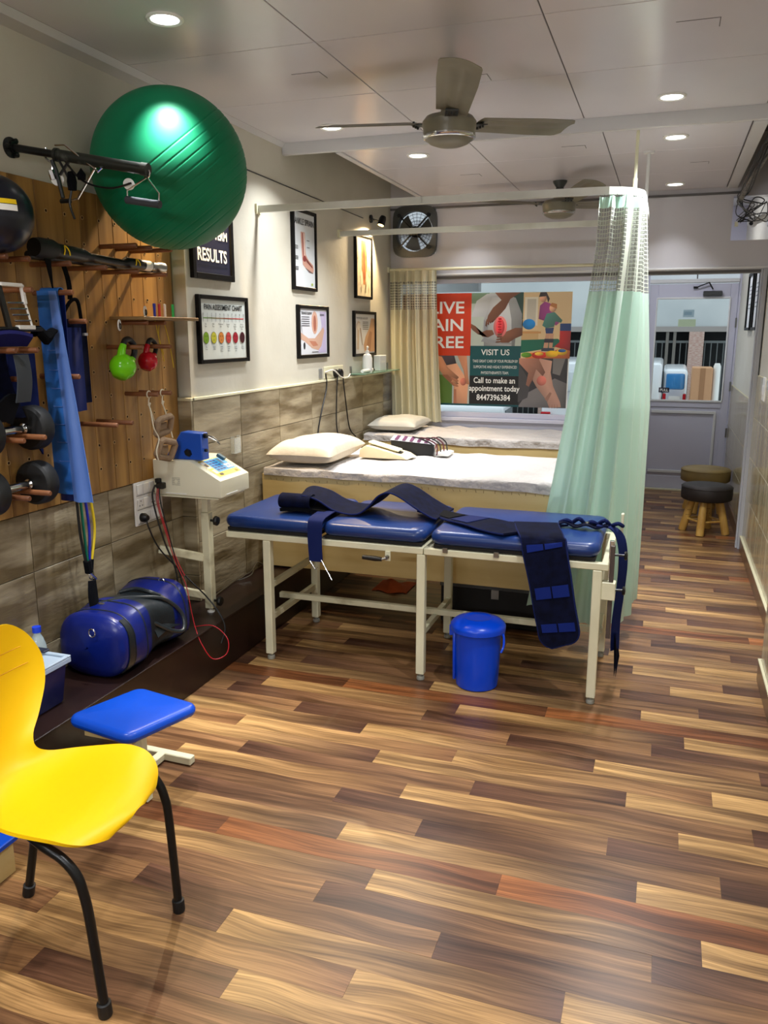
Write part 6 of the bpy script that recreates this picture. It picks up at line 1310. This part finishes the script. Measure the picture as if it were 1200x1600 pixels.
def car(x0, x1, y0, ln, z1, lab, nm, gl=M_carg, van=False, wz=(.62, .92), lz=(.36, .56), pz=(.40, .50)):
    t = thing(nm, ((x0 + x1) / 2, y0 + ln / 2, G), lab, 'car')
    w = x1 - x0; h = z1 - G
    sh = [(0, .22), (.0, .50), (.03, .58), (.09 if not van else .04, 1.0 if van else .98), (.45 if not van else .80, 1.0), (.62 if not van else .88, .72), (.97, .58), (1.0, .22)]
    MB().prism([(y0 + a * ln, G + b * h) for a, b in sh], lambda u, v: (x0, u, v), lambda u, v: (x1, u, v)).build('body', M_car, t, bevel=.06, bseg=3)
    MB().box((x0 + .12 * w, y0 - .01, G + wz[0] * h), (x1 - .12 * w, y0 + .06, G + wz[1] * h), rot=Matrix.Rotation(R(-9 if not van else -2), 3, 'X')).build('rear_window', gl, t, bevel=.03, bseg=2)
    for x in (x0 + .01, x1 - .01 - .13 * min(w, 1)): MB().box((x, y0 - .012, G + lz[0] * h), (x + .13 * min(w, 1), y0 + .05, G + lz[1] * h)).build('tail_light', mat('tail_red', (190, 16, 30), .2), t, bevel=.01)
    MB().box((x0 - .0, y0 - .04, G + .2 * h), (x1, y0 + .1, G + .34 * h)).build('bumper', M_car, t, bevel=.02)
    MB().box(((x1 - .26 if van else (x0 + x1) / 2 - .07), y0 - .02, G + pz[0] * h), ((x1 - .12 if van else (x0 + x1) / 2 + .07), y0, G + pz[1] * h)).build('number_plate', mat('plate_yellow', (230, 190, 40), .5) if van else M_white2, t)
    for x in (x0 + .02, x1 - .2):
        for yy_ in (y0 + .2 * ln, y0 + .8 * ln): MB().lathe([(0, 0), (.26, 0), (.3, .03), (.3, .15), (.26, .18), (0, .18)], (x, yy_, G + .3), 24, (1, 0, 0)).build('wheel', M_tyre, t)
    for k in range(2):
        xx = x0 - .004 if k == 0 else x1 + .004
        MB().prism([(y0 + (.12 if van else .14) * ln, G + .62 * h), (y0 + .16 * ln, G + .93 * h), (y0 + .44 * ln, G + .94 * h), (y0 + .56 * ln, G + .62 * h)], lambda u, v: (xx - .006, u, v), lambda u, v: (xx + .006, u, v)).build('side_window', mat('dark_glass', (70, 84, 92), .1), t)
    return t
car(-1.6, -.045, 11.3, 3.4, 1.165, 'white van seen through the door glass, nearer the green curtain', 'white_van', gl=mat('van_glass', (206, 214, 218), .2), van=True, wz=(.78, .93), lz=(.5, .62), pz=(.73, .83))
car(-.03, .285, 11.6, 3.2, 1.10, 'white hatchback with blue rear glass and red tail lights beyond the door', 'white_hatchback', wz=(.83, .955), lz=(.70, .80), pz=(.72, .78))
car(-4.6, -2.0, 10.6, 1.6, .62, 'pale car roof glimpsed below the window banner', 'parked_car', gl=mat('dark_glass', (70, 84, 92), .1))
for k, (a, b, c_, d_) in enumerate(((G, .05, .30, .60), (.05, .66, .31, .58), (.66, 1.12, .32, .57))):
    p = thing('cardboard_carton', (.45, 11.5, a), ('bottom', 'middle', 'top')[k] + ' brown carton of the stack beside the hatchback outside', 'box')
    MB().box((c_, 11.3, a + .002), (d_, 11.7, b - .002)).build('carton', M_cardb, p, bevel=.01)
    MB().box((c_ + .1, 11.296, a + .01), (c_ + .16, 11.3, b - .01)).build('packing_tape', mat('tape', (160, 116, 80), .4), p)
o = MB().tube([(.62, 11.4, G), (.62, 11.4, 1.13), (.62, 11.4, 1.17)], [.045, .045, .03], 16).build('white_bollard', M_white2); recenter(tag(o, 'tall white pipe standing beside the cartons outside the door', 'pipe'))
t = thing('shop_awning', (-1.98, 7.1, 1.9), 'pale metal canopy outside, just right of the cream curtain above the banner', 'awning')
MB().box((-2.4, 7.1, 1.90), (-1.57, 7.2, 2.5)).build('awning_fascia', mat('awning_pale', (244, 248, 252), .4), t)
MB().box((-2.4, 6.42, 2.3), (-1.57, 7.1, 2.35)).build('awning_sheet', mat('awning_pale', (244, 248, 252), .4), t)
t = thing('street_cabinet', (-1.05, 8.4, G), 'pale striped service cabinet outside, glimpsed right of the window banner', 'cabinet')
MB().box((-1.25, 8.2, G), (-.85, 8.6, .66)).build('cabinet_body', mat('pale_green', (196, 206, 190), .6), t, bevel=.004)
MB().box((-1.12, 8.19, G), (-1.07, 8.2, .66)).box((-.98, 8.19, G), (-.94, 8.2, .66)).build('green_stripe', mat('stripe_green', (70, 130, 90), .6), t)
